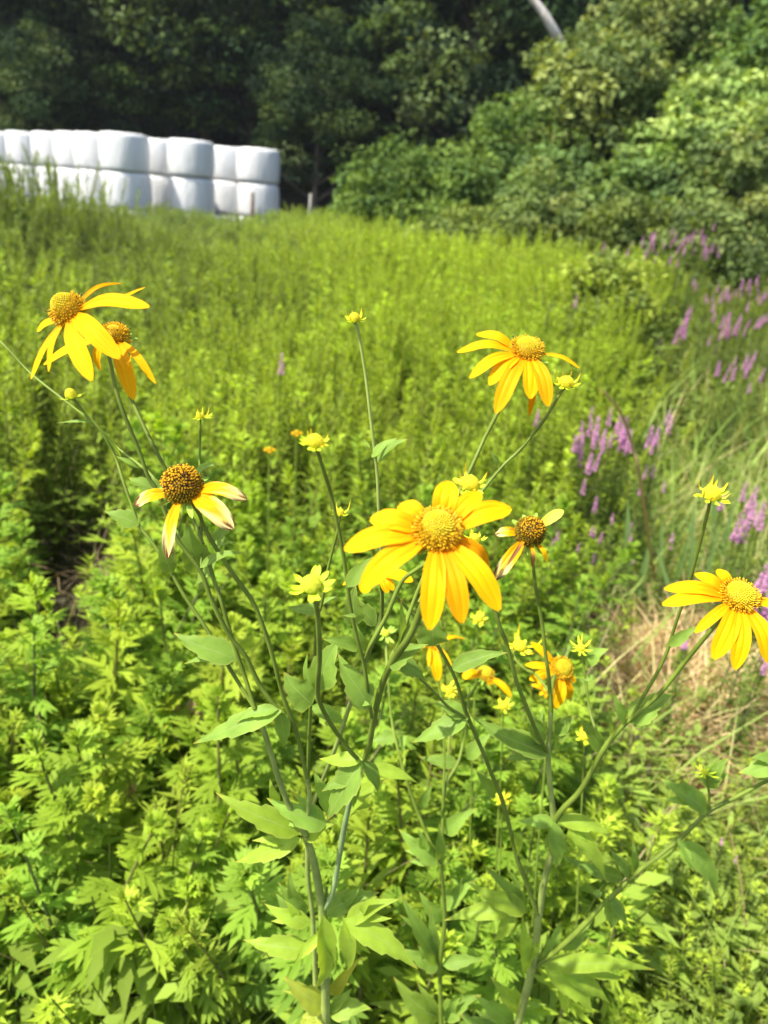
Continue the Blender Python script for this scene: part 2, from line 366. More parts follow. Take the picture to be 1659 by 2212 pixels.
shrub(875, 318, 17.0, 250, 'vine covered green mound beside the dark gap in the wood', G1, 51, .11, 110, 100, name='vine_mound', under=.5)
shrub(1105, 238, 16.6, 300, 'tall vine draped shrub rising behind the green mound', G1, 52, .11, 130, 110)
shrub(1010, 330, 16.0, 150, 'low shrub joining the vine mound and the tall draped shrub', G1, 53, .11, 70, 90)
shrub(1215, 315, 15.0, 210, 'bluish green shrub with broad leaves in the middle of the bushes', G4, 54, .13, 80, 110)
shrub(1180, 395, 13.8, 230, 'low olive bush at the meadow edge below the broad leaved shrub', G2, 55, .10, 80, 90)
shrub(1350, 330, 14.4, 190, 'broad leaved bush between the tall sapling and the meadow', G4, 56, .13, 80, 110)
shrub(1480, 335, 13.6, 210, 'dark green bush with big leaves above the pink flower patch', G4, 57, .14, 80, 110)
shrub(1600, 300, 13.0, 240, 'dense olive bush at the edge of the wood beside the tall pale leaved tree', G2, 58, .12, 100, 90)
shrub(1380, 420, 12.6, 260, 'low olive shrub just behind the pink flower patch', G3, 59, .10, 90, 90)
shrub(1560, 440, 12.0, 260, 'low dark shrub with brownish twigs behind the purple flowers', G2, 60, .10, 90, 90)
shrub(1050, 430, 13.2, 260, 'low yellow green bush at the far edge of the meadow', G3, 61, .09, 80, 90)
shrub(1330, 545, 6.6, 230, 'olive shrub standing alone in the weeds before the purple flowers', [(.20, .27, .045), (.26, .32, .05), (.14, .19, .04)], 62, .055, 90, 100, flat=.8)
shrub(1310, 90, 18.0, 330, 'feathery light green tree above the bushes', G2, 63, .15, 150, 100, name='light_green_tree', cat='tree', group='light green trees over the bushes', under=2.2)
shrub(1450, -20, 19.0, 330, 'tall grey green tree reaching out of the picture above the bushes', G2, 64, .15, 170, 100, name='light_green_tree', cat='tree', group='light green trees over the bushes', under=2.5)
shrub(1590, 150, 14.8, 300, 'tree with pale yellow green sunlit sprays above the olive bush', [(.24, .36, .09), (.32, .42, .11), (.16, .24, .06)], 65, .14, 130, 100, flat=.3, name='light_green_tree', cat='tree', group='light green trees over the bushes', under=1.5)  # sunlight on the sprays is put into the lighter leaf colours
shrub(1640, 20, 17.0, 260, 'dense mid green tree at the upper corner of the wood', G1, 66, .15, 130, 100, name='light_green_tree', cat='tree', group='light green trees over the bushes', under=2.0)
shrub(1195, 150, 17.4, 140, 'slim sapling with pale leaves between the wood and the bushes', G2, 67, .13, 60, 90, name='light_green_tree', cat='tree', group='light green trees over the bushes', under=1.5)
b = MB()
pts = [P(1130, -50, 24), P(1150, -5, 24), P(1170, 22, 24), P(1188, 52, 24)]
pts = [P(1100, -150, 24)] + pts + [P(1225, 130, 24.3), P(1262, 300, 24.6), [P(1262, 300, 24.6)[0], 24.6, 0]]
tube(b, smooth_path(np.array(pts), 22), np.linspace(.08, .15, 22), 9); tag(b.build('dead_tree', M_PALEBARK, origin=pts[-1]), 'pale bare leaning trunk high above the bushes', 'dead tree')

# ------------------------------------------------------------ weed shoots
def shoot(kind, seed, lod):
    """one shoot of unit height as arrays; leaves spiral up the stem"""
    r_ = np.random.default_rng(seed); b = MB()
    bend = r_.uniform(-.05, .05, 2)
    def stem_at(t): return np.stack([bend[0] * t * t, bend[1] * t * t, t], -1)
    if kind == 'mug':
        nl = 40 if lod == 0 else 28
        t = np.concatenate([np.linspace(.18, .93, nl - 8), np.linspace(.93, 1.0, 8)])
        Ls = np.interp(t, [.18, .55, .85, .95, 1], [.075, .095, .07, .05, .03]) * r_.uniform(.8, 1.2, nl)
        el = np.interp(t, [.18, .7, .92, 1], [.05, .5, .9, 1.25]) + r_.normal(0, .28, nl)
        lobes = [(0, 1, .0), (.5, .6, .45), (-.5, .6, .45), (.7, .45, .22), (-.7, .45, .22), (.4, .35, .7), (-.4, .35, .7)] if lod == 0 else [(0, 1, 0), (.6, .6, .35), (-.6, .6, .35)]
        wr = .17 if lod == 0 else .2
        base_c = np.array([.20, .32, .036]); tip_c = np.array([.33, .47, .045])
    else:
        nl = {0: 96, 1: 92, 2: 44}[lod]
        t = np.concatenate([np.linspace(.15, .9, nl - nl // 4), np.linspace(.9, 1.0, nl // 4)])
        Ls = np.interp(t, [.15, .6, .9, 1], [.06, .075, .055, .03]) * r_.uniform(.75, 1.25, nl) * (1 if lod < 2 else 1.3)
        el = np.interp(t, [.15, .7, .92, 1], [.4, .75, 1.05, 1.35]) + r_.normal(0, .22, nl)
        lobes = [(0, 1, 0)]; wr = (.13, .105, .14)[lod]
        base_c = np.array([.16, .25, .03]) if lod else np.array([.18, .30, .035]); tip_c = np.array([.26, .36, .038]) if lod else np.array([.29, .43, .045])
    az = np.arange(nl) * 2.399 + r_.uniform(0, 6) + r_.normal(0, .5, nl)
    S = stem_at(t); H = np.stack([np.cos(az), np.sin(az), 0 * az], -1); Z = np.array([0, 0, 1.])
    D = H * np.cos(el)[:, None] + Z * np.sin(el)[:, None]; N = -H * np.sin(el)[:, None] + Z * np.cos(el)[:, None]
    T = np.cross(D, N)
    cc = base_c + (tip_c - base_c) * np.clip((t - .45) / .5, 0, 1)[:, None]
    cc = cc * r_.uniform(.85, 1.15, (nl, 1))
    for (a, l, off) in lobes:
        Dl = nrm(D * math.cos(a) + T * math.sin(a)); Bl = S + D * (Ls * off)[:, None]
        blades(b, Bl, Dl, N + nrm(r_.standard_normal((nl, 3))) * .15, Ls * l, Ls * l * wr + .004, cc, seg=2 if lod == 0 else 1, droop=r_.uniform(.1, .4, nl), fold=.3)
    lv = b
    s = MB(); tt = np.linspace(0, 1, 7 if lod == 0 else 4); tube(s, stem_at(tt), np.linspace(.0065, .002, len(tt)), 5 if lod == 0 else 3, col=(.22, .24, .08))
    return lv, s
def low_plant(seed, lod=0):
    r_ = np.random.default_rng(seed); b = MB(); n = 26
    az = r_.random(n) * 6.28; rr = r_.random(n) * .10; z = r_.uniform(.15, 1, n)
    Bp = np.stack([np.cos(az) * rr, np.sin(az) * rr, z * .9], -1); el = r_.uniform(-.1, .9, n)
    D = np.stack([np.cos(az) * np.cos(el), np.sin(az) * np.cos(el), np.sin(el)], -1)
    N = np.stack([-np.cos(az) * np.sin(el), -np.sin(az) * np.sin(el), np.cos(el)], -1)
    blades(b, Bp, D, N, r_.uniform(.08, .16, n), r_.uniform(.03, .05, n), np.array([.20, .31, .045]) * r_.uniform(.8, 1.25, (n, 1)), seg=2 if lod == 0 else 1)
    s = MB()
    for k in range(4): tube(s, np.array([[0, 0, 0], [np.cos(k * 1.6) * .05, np.sin(k * 1.6) * .05, .5], [np.cos(k * 1.6) * .09, np.sin(k * 1.6) * .09, .95]]), [.004, .003, .002], 4)
    return b, s
def rightness(x, y):                  # > 0 : the low grassy strip with purple flowers
    return x - np.maximum(.42, -.27 + .34 * y)
def height_at(x, y):
    h = np.interp(y, [.8, 1.6, 3, 6, 12, 20], [.60, .72, .84, 1.0, 1.20, 1.26])
    h = h - .30 * np.clip((-x - .10 * y) / (.12 * y + .1), 0, 1) * np.clip((y - 6) / 5, 0, 1)
    h = h + .85 * np.exp(-(np.clip(x + 3.75, 0, None) / .55) ** 2 - ((y - 8.6) / 1.0) ** 2)
    rgt = np.clip(rightness(x, y) / .5, 0, 1)
    h = h * (1 - rgt) + rgt * np.interp(y, [.8, 1.6, 3, 6, 12], [.34, .36, .42, .62, .95])
    patch = .09 * np.sin(x * 2.1 + 1.3) * np.cos(y * 1.3 + .4) + .05 * np.sin(x * 5 + y * 3)
    return h + patch * np.clip(y / 3, .5, 1.3)
GAPS = [(P(150, 1560, 2.0)[0], 2.0, .26), (P(160, 1420, 2.3)[0], 2.35, .22), (P(170, 1290, 2.7)[0], 2.75, .22), (P(415, 2060, 1.15)[0], 1.2, .13), (P(120, 1640, 1.8)[0], 1.75, .15), (P(640, 1230, 2.6)[0], 2.6, .12)]
def scatter(n, y0, y1, dens_ok=None, margin=1.1):
    y = np.sqrt(rng.uniform(y0 ** 2, y1 ** 2, n)); x = rng.uniform(-1, 1, n) * (.62 * y + margin)
    keep = np.ones(n, bool)
    for gx_, gy_, gr in GAPS: keep &= (x - gx_) ** 2 + ((y - gy_) * .8) ** 2 > (gr * 1.0) ** 2
    if dens_ok is not None: keep &= dens_ok(x, y)
    return x[keep], y[keep]
def zone_tint(x, y, n):
    """colour tint by place: brighter yellow green towards the middle, duller green at the far left, greyer on the right"""
    a = .5 + .5 * np.sin(x * .55 + 1.0 + .35 * y) * np.cos(y * .33 - x * .2)
    l = np.clip((-x - .02 * y) / (.25 * y + .3), 0, 1) * np.clip((y - 2.5) / 4, 0, 1)
    rg = np.clip(rightness(x, y) / .8, 0, 1)
    t = np.stack([1.02 + .22 * a - .34 * l - .06 * rg, 1.0 + .14 * a - .34 * l - .12 * rg, 1.0 + .1 * a + .3 * l + .5 * rg], -1)
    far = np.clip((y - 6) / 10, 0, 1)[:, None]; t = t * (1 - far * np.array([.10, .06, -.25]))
    return t * rng.uniform(.85, 1.15, (n, 1))
def merge(mb, protos, x, y, h, wide=1.0):
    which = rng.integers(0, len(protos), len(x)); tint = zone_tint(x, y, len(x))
    for k, pr in enumerate(protos):
        idx = np.where(which == k)[0]
        if not len(idx): continue
        m = MB()
        for part in pr:
            V, Q, C, L = part.arrays(); m.add(V, Q, C, L)
        V, Q, C, L = m.arrays(); n = len(idx); nv = len(V)
        a = rng.random(n) * 6.283; ca, sa = np.cos(a), np.sin(a); hh = h[idx]; sw = np.clip(hh, .4, 1.0) ** .5 * wide * rng.uniform(.85, 1.15, n)
        lx, ly = rng.normal(0, .15, n), rng.normal(0, .12, n)
        vx = (V[None, :, 0] * ca[:, None] - V[None, :, 1] * sa[:, None]) * sw[:, None]
        vy = (V[None, :, 0] * sa[:, None] + V[None, :, 1] * ca[:, None]) * sw[:, None]
        vz = V[None, :, 2] * hh[:, None]
        vx = vx + x[idx][:, None] + lx[:, None] * vz; vy = vy + y[idx][:, None] + ly[:, None] * vz
        vz = vz + ground_z(x[idx], y[idx])[:, None]
        VV = np.stack([vx, vy, vz], -1).reshape(-1, 3)
        QQ = (Q[None] + (np.arange(n) * nv)[:, None, None]).reshape(-1, 4)
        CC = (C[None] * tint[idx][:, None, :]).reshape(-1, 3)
        mb.add(VV, QQ, CC, np.tile(L, (n, 1)))
mug0 = [shoot('mug', s, 0) for s in range(5)]; gold0 = [shoot('gold', 20 + s, 0) for s in range(4)]
mug1 = [shoot('mug', 40 + s, 1) for s in range(4)]; gold1 = [shoot('gold', 60 + s, 1) for s in range(4)]; gold2 = [shoot('gold', 80 + s, 2) for s in range(4)]
low0 = [low_plant(s) for s in range(3)]; low1 = [low_plant(10 + s, 1) for s in range(3)]
# individually built shoots: the nearest ones
notright = lambda x, y: rightness(x, y) < .15
x, y = scatter(2600, .92, 2.75, notright, .35)
o_ = np.argsort(x * x + y * y); x, y = x[o_], y[o_]
sel = []
for k in range(len(x)):
    d = .052 + .014 * y[k]
    if all((x[k] - x[q]) ** 2 + (y[k] - y[q]) ** 2 > d * d for q in sel[-160:]): sel.append(k)
    if len(sel) >= 290: break
near_x, near_y = x[sel], y[sel]; near_far = float(np.sqrt(near_x ** 2 + near_y ** 2).max())
meshes = {}
def proto_mesh(key, pr, tint):
    out = []
    for nm, part in (('leaves', pr[0]), ('stem', pr[1])):
        m = MB(); V, Q, C, L = part.arrays(); m.add(V, Q, C * np.array(tint), L); out.append((nm, m.mesh(nm, M_WEED)))
    return out
protoM = [proto_mesh(k, p, tn) for k, (p, tn) in enumerate([(mug0[0], (1.05, 1.05, 1.05)), (mug0[1], (1.3, 1.15, 1)), (mug0[2], (.84, .92, 1.1)), (mug0[3], (1.12, 1.1, 1)), (mug0[4], (.92, 1.0, 1.1)), (gold0[0], (1.0, 1.0, 1)), (gold0[1], (1.25, 1.12, 1)), (low0[0], (1.1, 1.1, 1))])]
hh = height_at(near_x, near_y)
for k in range(len(near_x)):
    xx, yy = near_x[k], near_y[k]
    lft = xx < -.12 * yy
    pk = random.choice([0, 1, 2, 3, 4, 3, 5]) if lft else random.choice([0, 2, 4, 5, 6, 6, 7])
    z1 = hh[k] * random.uniform(.70, 1.15)
    if pk == 7: z1 *= .7
    sw = z1 ** .5 * random.uniform(.85, 1.5)
    r = empty('weed_shoot', (xx, yy, float(ground_z(xx, yy)))); r.rotation_euler = (random.gauss(0, .17), random.gauss(0, .17), random.uniform(0, 6.28)); r.scale = (sw, sw, z1)
    depth_w = 'in front, at the bottom of the picture' if yy < 1.45 else 'in the thicket behind the yellow flowers'
    kind_w = 'lobed green leaves' if pk < 5 else ('narrow green leaves' if pk < 7 else 'broad oval leaves')
    pxx = PW / 2 + FPX * float(np.dot(np.array([xx, yy, z1]) - CAM, rt) / np.dot(np.array([xx, yy, z1]) - CAM, fw))
    side = 'under the leaves of the forked stem' if 450 < pxx < 900 else ('by the branching right stems' if pxx >= 900 else ('beside the dark hollow' if pxx > 220 else 'along the left edge'))
    tag(r, '%s weed shoot with %s %s' % ('tall' if z1 > hh[k] else 'short', kind_w, side), 'weed', 'weed shoots with %s %s' % (kind_w, side))
    for nm, me in protoM[pk]:
        o = bpy.data.objects.new(nm, me); COL.objects.link(o); o.parent = r
mb = MB()
def beyond(x, y): return notright(x, y) & (x * x + y * y > (near_far - .1) ** 2)
x, y = scatter(2300, near_far - .1, 4.6, beyond); merge(mb, mug1[:2] + gold1 + gold1, x, y, height_at(x, y) * rng.uniform(.8, 1.12, len(x)))
x, y = scatter(6000, 4.4, 10, notright); merge(mb, gold1 + mug1[:1], x, y, height_at(x, y) * rng.uniform(.85, 1.1, len(x)), 1.15)
x, y = scatter(9500, 9.5, 20.3, None, 2); merge(mb, gold2, x, y, height_at(x, y) * rng.uniform(.84, 1.08, len(x)), 1.7)
tag(mb.build('meadow_weeds', M_WEED), 'dense yellow green weeds filling the meadow to the wood', 'weeds', None, 'stuff')
DRYC = [(1390, 1440, 2.2), (1340, 1300, 2.55), (1430, 1220, 2.75), (1640, 1560, 2.0), (1450, 1330, 2.45), (1480, 1480, 2.15), (1400, 1420, 2.25), (1520, 1620, 1.85), (1560, 1400, 2.3), (1450, 1560, 1.95)]
def in_dry(x, y):
    m = np.zeros(len(x), bool)
    for q in DRYC:
        c = P(*q); m |= ((x - c[0] + .02) ** 2 + (y - c[1] + .12) ** 2 < .26 ** 2) & (np.sin(x * 37) * np.cos(y * 31) < .72)
    return m
mb = MB()
x, y = scatter(3900, .8, 4.5, lambda x, y: (rightness(x, y) > -.15) & ~in_dry(x, y)); merge(mb, low1 + mug1, x, y, height_at(x, y) * rng.uniform(.35, .85, len(x)), .8)
x, y = scatter(4200, 4.2, 11, lambda x, y: rightness(x, y) > -.1); merge(mb, low1 + gold1, x, y, height_at(x, y) * rng.uniform(.6, 1.05, len(x)), 1.2)
x, y = scatter(1700, .85, 3.0, notright); merge(mb, low1 + mug1, x, y, np.full(len(x), .42) * rng.uniform(.5, 1.25, len(x)), 1.1)
x, y = scatter(700, .85, 2.4, notright); merge(mb, mug1 + gold1, x, y, height_at(x, y) * rng.uniform(.6, .9, len(x)), 1.1)
tag(mb.build('ground_cover', M_WEED), 'low mixed green herbs covering the ground of the flowery strip', 'weeds', None, 'stuff')

mb = MB()
n = 620; x = rng.uniform(.30, 1.25, n); y = rng.uniform(.62, 1.75, n); ok = ~in_dry(x, y); x, y = x[ok], y[ok]
merge(mb, low1 + mug1[:2] + gold1[:2], x, y, rng.uniform(.16, .38, len(x)), .7)
tag(mb.build('herb_carpet', M_WEED), 'low bright herbs and seedlings at the lower right corner', 'weeds', None, 'stuff')
# grasses
def grass(n, region, Lr, W, cols, name, label, lie=0.0, bend=.75, kind='stuff', mat=M_GRASS):
    b = MB(); x, y = region(n); n = len(x); az = rng.random(n) * 6.283
    el = np.clip(rng.normal(1.25 - lie, .22, n), .05, 1.5)
    B = np.stack([x, y, ground_z(x, y) + rng.random(n) * .1 * (lie > .3)], -1)
    D = np.stack([np.cos(az) * np.cos(el), np.sin(az) * np.cos(el), np.sin(el)], -1)
    N = np.stack([-np.cos(az) * np.sin(el), -np.sin(az) * np.sin(el), np.cos(el)], -1)
    L = rng.uniform(*Lr, n); C = np.array(cols)[rng.integers(0, len(cols), n)] * rng.uniform(.8, 1.2, (n, 1))
    blades(b, B, D, N, L, W * rng.uniform(.7, 1.3, n), C, seg=2, droop=bend * rng.uniform(.3, 1.2, n), fold=.4)
    return tag(b.build(name, mat), label, 'grass', None, kind)
def reg(y0, y1, r0, r1):
    def f(n):
        y = np.sqrt(rng.uniform(y0 ** 2, y1 ** 2, n)); x = np.maximum(.42, -.27 + .34 * y) + rng.uniform(r0, r1, n) * (y * .3 + .3); ok = ~in_dry(x, y) | (rng.random(n) < .12); return x[ok], y[ok]
    return f
GC = [(.24, .35, .07), (.31, .42, .10), (.20, .30, .055), (.46, .42, .18)]
grass(5200, reg(1.5, 4.5, -.05, 1.3), (.2, .6), .0075, GC, 'tall_grass', 'pale green grass blades standing in the flowery strip')
def corner(n): return rng.uniform(.3, 1.3, n), rng.uniform(.7, 1.8, n)
grass(900, corner, (.2, .45), .004, GC, 'short_grass', 'thin pale grass among the herbs at the lower right corner')
grass(7000, reg(4.2, 12, -.1, 1.5), (.35, .8), .012, GC, 'far_grass', 'soft green grass between the purple flowers farther back')
def dry(n):
    c = [P(*q) for q in DRYC]
    k = rng.integers(0, len(c), n); c = np.array(c)[k]
    return c[:, 0] + rng.normal(0, .13, n), c[:, 1] + rng.normal(0, .14, n)
grass(3800, dry, (.18, .5), .006, [(.56, .42, .22), (.46, .33, .17), (.66, .53, .30)], 'dry_grass', 'tangle of tan dead grass lying beside the weeds', lie=.75, bend=.3)
grass(1100, dry, (.05, .13), .02, [(.50, .33, .18), (.42, .26, .15), (.55, .40, .25)], 'dead_leaves', 'curled tan dead leaves on the dry grass', lie=.7, bend=.8)
def nearstraw(n):
    y = rng.uniform(1.0, 3.2, n); return rng.uniform(-.55, .5, n) * y, y
grass(240, nearstraw, (.4, .85), .0035, [(.45, .36, .2), (.36, .28, .16), (.4, .4, .16)], 'dead_stems', 'scattered thin straw coloured dead stems among the weeds', lie=.25, bend=.2)
def drygap(n):
    k = rng.integers(0, 3, n); gg = np.array([(g_[0], g_[1]) for g_ in GAPS[:3]])[k]; return gg[:, 0] + rng.normal(0, .13, n), gg[:, 1] + rng.normal(0, .15, n)
grass(170, drygap, (.15, .5), .005, [(.34, .25, .15), (.28, .2, .12)], 'dead_straw', 'dull brown straw in the dark gap between the weeds', lie=.7)
def stalk(pts, wpx, label, col=(.45, .36, .17), tuft=True, name='grass_stalk'):
    root = empty(name, pts[0]); tag(root, label, 'grass stalk')
    pp = smooth_path(np.array(pts), 14); w = mpp(pp[7]) * wpx / 2; b = MB(); tube(b, pp - pts[0], np.linspace(w, w * .6, 14), 6, col=col); b.build('stalk', M_GRASS, root)
    if tuft:
        n = 22; b = MB(); t = rng.uniform(.80, 1.0, n); k = (t * 13).astype(int); T = nrm(pp[-1] - pp[-4])
        blades(b, pp[k] - pts[0], T + rng.normal(0, .35, (n, 3)), rng.normal(0, 1, (n, 3)), w * 14, w * 4, np.array([.5, .38, .2]) * rng.uniform(.8, 1.2, (n, 1)), seg=1); b.build('seed_head', M_GRASS, root)
stalk([P(110, 1690, 1.45), P(220, 1648, 1.42), P(320, 1590, 1.40), P(420, 1535, 1.38)], 9, 'long straw coloured grass stalk slanting across the weeds')
stalk([Ph(1420, 1300, .1), P(1385, 1050, 2.3), P(1365, 960, 2.25), P(1340, 890, 2.2), P(1300, 842, 2.15)], 9, 'tall arching tan grass stalk among the purple flowers', tuft=False)
stalk([P(250, 1880, 1.2), P(268, 1800, 1.2), P(287, 1700, 1.2)], 4, 'thin upright straw stalk in the weeds at the front', (.5, .42, .2))
stalk([P(1610, 2000, 1.1), P(1600, 1900, 1.12), P(1578, 1800, 1.15)], 4, 'thin dry stalk beside the purple floret near the picture edge', tuft=False)
for (px, py, r_, hpx, w, lab) in [(1368, 1090, 2.7, 200, 22, 'broad pale green reed blade beside the arching stalk'), (1440, 1130, 2.8, 150, 16, 'pale green reed blade behind the dry grass patch'), (1560, 1010, 3.2, 170, 14, 'slender reed blade near the purple flowers'), (1515, 1080, 2.6, 160, 12, 'leaning reed blade beside the lone yellow bud')]:
    root_p = P(px, py + hpx, r_); b = MB(); tip = P(px, py, r_ - .05); root_p = np.array([root_p[0], root_p[1], max(root_p[2] - .3, 0)])
    blades(b, [root_p - root_p] * 3, [tip - root_p, tip - root_p + [.12, 0, -.1], tip - root_p + [-.1, .05, -.2]], [[0, -1, .3]] * 3, [np.linalg.norm(tip - root_p), .5, .45], [w * mpp(tip)] * 3, [(.20, .32, .10)] * 3, seg=2, droop=.1)
    o = b.build('reed_clump', M_GRASS); o.location = root_p; tag(o, lab, 'reed')

# purple loosestrife
def spike_mesh(seed):
    r_ = np.random.default_rng(seed); b = MB(); n = 150; t = r_.random(n); az = r_.random(n) * 6.28; rr = .10 * (1 - .6 * t)
    Bp = np.stack([np.cos(az) * rr * .3, np.sin(az) * rr * .3, t], -1); D = np.stack([np.cos(az), np.sin(az), r_.uniform(.0, .8, n)], -1)
    blades(b, Bp, D, r_.normal(0, 1, (n, 3)) + [0, 0, .8], rr * 1.1, rr * .7, np.array([.62, .30, .52]) * r_.uniform(.65, 1.3, (n, 1)) + r_.uniform(0, .08, (n, 1)), seg=1)
    return b.mesh('flower_spike', M_FLOWER)
SP = [spike_mesh(s) for s in range(4)]
lstem = MB(); lv, sm = shoot('gold', 99, 1)
for part in (lv, sm):
    V, Q, C, L = part.arrays(); lstem.add(V, Q, C * np.array([.8, .8, 1.3]), L)
LST = lstem.mesh('leafy_stem', M_WEED)
def loose(px, py, h, lpx, label, group, n=1, spread=0.0, rmax=13, faded=False):
    c = Ph(px, py, h, rmax)
    for k in range(n):
        top = c + np.array([random.gauss(0, spread), random.gauss(0, spread) * (.5 if n > 14 else 1), random.gauss(0, spread * (.28 if n > 14 else .45))]) if k else c
        Ls = lpx * mpp(top) * random.uniform(.6, 1.15) * (.8 if n > 4 else 1); hh_ = max(top[2] - Ls * .9, .25)
        r = empty('purple_loosestrife', (top[0], top[1], 0)); r.rotation_euler = (random.gauss(0, .04), random.gauss(0, .04), random.uniform(0, 6.28)); tag(r, label, 'wildflower', group)
        a = bpy.data.objects.new('leafy_stem', LST); COL.objects.link(a); a.parent = r; a.scale = (.8, .8, hh_ + Ls * .05)
        s = bpy.data.objects.new('flower_spike', SP[k % 4]); COL.objects.link(s); s.parent = r; s.location = (0, 0, hh_); s.scale = (Ls * 1.35, Ls * 1.35, Ls)
gl = 'purple loosestrife plants %s'
loose(1470, 520, 1.15, 28, 'pink purple flower spike in the far clump below the bushes', gl % 'in the far clump', 40, .26, 9.0)
loose(1610, 620, 1.0, 30, 'pink flower spike in the tall stand near the picture edge', gl % 'in the tall stand', 34, .24, 7)
loose(1640, 690, .95, 30, 'pale pink flower spike at the edge behind the grass', gl % 'behind the grass', 15, .24, 6.4)
loose(1575, 700, .9, 40, 'purple flower spike halfway down the flowery strip', gl % 'halfway down the strip', 24, .22)
loose(1600, 775, .85, 40, 'bright purple spike beneath the tall pink stand', gl % 'beneath the tall stand', 14, .14)
loose(1470, 690, .9, 40, 'faint pink spike beside the lone olive shrub', gl % 'beside the shrub', 4, .15)
loose(1305, 935, .82, 66, 'purple spike in the clump under the small yellow bud', gl % 'under the bud', 20, .14)
loose(1240, 965, .78, 50, 'lone purple spike nearest the yellow flower with drooping petals', gl % 'by the flower')
loose(1362, 905, .80, 60, 'purple spike beside the arching tan stalk', gl % 'by the stalk', 10, .10)
loose(1270, 1035, .66, 34, 'small purple spike low under the clump', gl % 'low under the clump')
loose(1310, 1080, .62, 44, 'faded mauve spike above the spent flower head', gl % 'above the spent head')
loose(1435, 1045, .66, 30, 'small pink spike in the grass centre of the strip', gl % 'in the grass', 2, .05)
loose(1405, 1010, .70, 40, 'mauve spike beside the reed blade', gl % 'by the reed', 2, .06)
loose(1300, 1160, .52, 36, 'pinkish flower spike in the reddish weed patch', gl % 'in the reddish patch', 16, .15)
loose(1618, 1050, .72, 60, 'deep purple spike right of the yellow bud, upper one', gl % 'right of the bud', 3, .05)
loose(1600, 1100, .68, 66, 'deep purple spike right of the yellow bud, lower group', gl % 'lower right of the bud', 4, .07)
loose(1645, 1110, .70, 50, 'deep purple spike at the very edge beside the bud', gl % 'at the edge', 2, .05)
loose(1657, 1230, .74, 130, 'large vivid purple spike behind the right yellow flower', gl % 'behind the flower', 3, .03)
loose(1490, 1370, .58, 36, 'small purple spike between the petal and the dry grass', gl % 'by the petal', 2, .02)
loose(1640, 1410, .55, 40, 'small purple spike under the right yellow flower', gl % 'under the flower', 2, .03)
loose(1375, 1565, .34, 36, 'short magenta spike at the foot of the dry grass', gl % 'at the dry grass', 2, .02)
loose(1392, 1650, .28, 18, 'tiny magenta floret spike low in the herbs', gl % 'low in the herbs', 2, .03)
loose(1590, 1840, .42, 30, 'tiny violet spike near the thin dry stalk', gl % 'near the dry stalk', 2, .02)
loose(598, 775, 1.02, 70, 'single dark purple spike standing alone in the green weeds', gl % 'alone in the weeds')
loose(1240, 640, 1.1, 30, 'faint brownish pink spike above the lone shrub', gl % 'above the shrub', 1)

# ------------------------------------------------------------ summer haze
hz = MB(); c = np.array([[-40, -12, -1.2], [40, -12, -1.2], [40, 60, -1.2], [-40, 60, -1.2], [-40, -12, 32], [40, -12, 32], [40, 60, 32], [-40, 60, 32.]])
hz.add(c, [[0, 3, 2, 1], [4, 5, 6, 7], [0, 1, 5, 4], [1, 2, 6, 5], [2, 3, 7, 6], [3, 0, 4, 7]])
mh = newmat('haze'); pv = mh.node_tree.nodes.new('ShaderNodeVolumePrincipled'); ho = mh.node_tree.nodes.new('ShaderNodeOutputMaterial')
pv.inputs['Color'].default_value = (.86, .93, 1, 1); pv.inputs['Density'].default_value = .0004; pv.inputs['Anisotropy'].default_value = .2
mh.node_tree.links.new(pv.outputs[0], ho.inputs['Volume']); tag(hz.build('haze', mh, smooth=False), 'thin summer haze over the meadow', 'haze', None, 'stuff')
#FLOWERS#
# ------------------------------------------------------------ the yellow coneflowers in front
RIGHT, UP, TOCAM = rt, up, -fw
def axis(sx, sy, sc): return nrm(RIGHT * sx + UP * sy + TOCAM * sc)
def frame(ax):
    h = np.array([0., 0, 1]) if abs(ax[2]) < .9 else np.array([0., 1, 0])
    X = nrm(np.cross(h, ax)); return X, np.cross(ax, X)
def ribbon(mb, path, N, wprof, cols, across=9, groove=.0, cup=.12, notch=0.0, crumple=0.0, cfun=None, seed=0):
    """a petal or leaf: path of points, face normals, half widths along it"""
    r_ = np.random.default_rng(seed); m = len(path); T = nrm(np.gradient(path, axis=0))
    N = np.broadcast_to(N, path.shape); N = nrm(N - T * np.sum(N * T, -1, keepdims=True)); S = np.cross(T, N)
    u = np.linspace(-1, 1, across); t = np.linspace(0, 1, m); hw = np.asarray(wprof)
    U, Tt = np.meshgrid(u, t)
    wm = hw.max()
    off = cup * wm * (U ** 2) * (hw / wm)[:, None] - groove * wm * (np.exp(-((np.abs(U) - .36) / .11) ** 2)) * np.sin(np.pi * np.clip(Tt * 1.05, 0, 1))
    if crumple: off = off + crumple * wm * (np.sin(U * 5 + Tt * 9 + seed) * .6 + np.sin(Tt * 17 + U * 3) * .4) * Tt
    along = -notch * wm * np.exp(-(U / .25) ** 2) * np.clip((Tt - .85) / .15, 0, 1)
    V = path[:, None] + S[:, None] * (U * hw[:, None])[..., None] + N[:, None] * off[..., None] + T[:, None] * along[..., None]
    i, j = np.meshgrid(np.arange(m - 1), np.arange(across - 1), indexing='ij'); q = i * across + j
    C = cfun(U, Tt) if cfun else np.broadcast_to(np.asarray(cols, float), U.shape + (3,))
    mb.add(V.reshape(-1, 3), np.stack([q, q + 1, q + across + 1, q + across], -1).reshape(-1, 4), C.reshape(-1, 3), np.stack([U, Tt, np.full(U.shape, r_.random())], -1).reshape(-1, 3))
YEL = np.array([.88, .49, .002]); ORA = np.array([.84, .34, .002]); PALE = np.array([.80, .70, .30]); BRN = np.array([.16, .07, .03]); LEMON = np.array([.72, .66, .10])
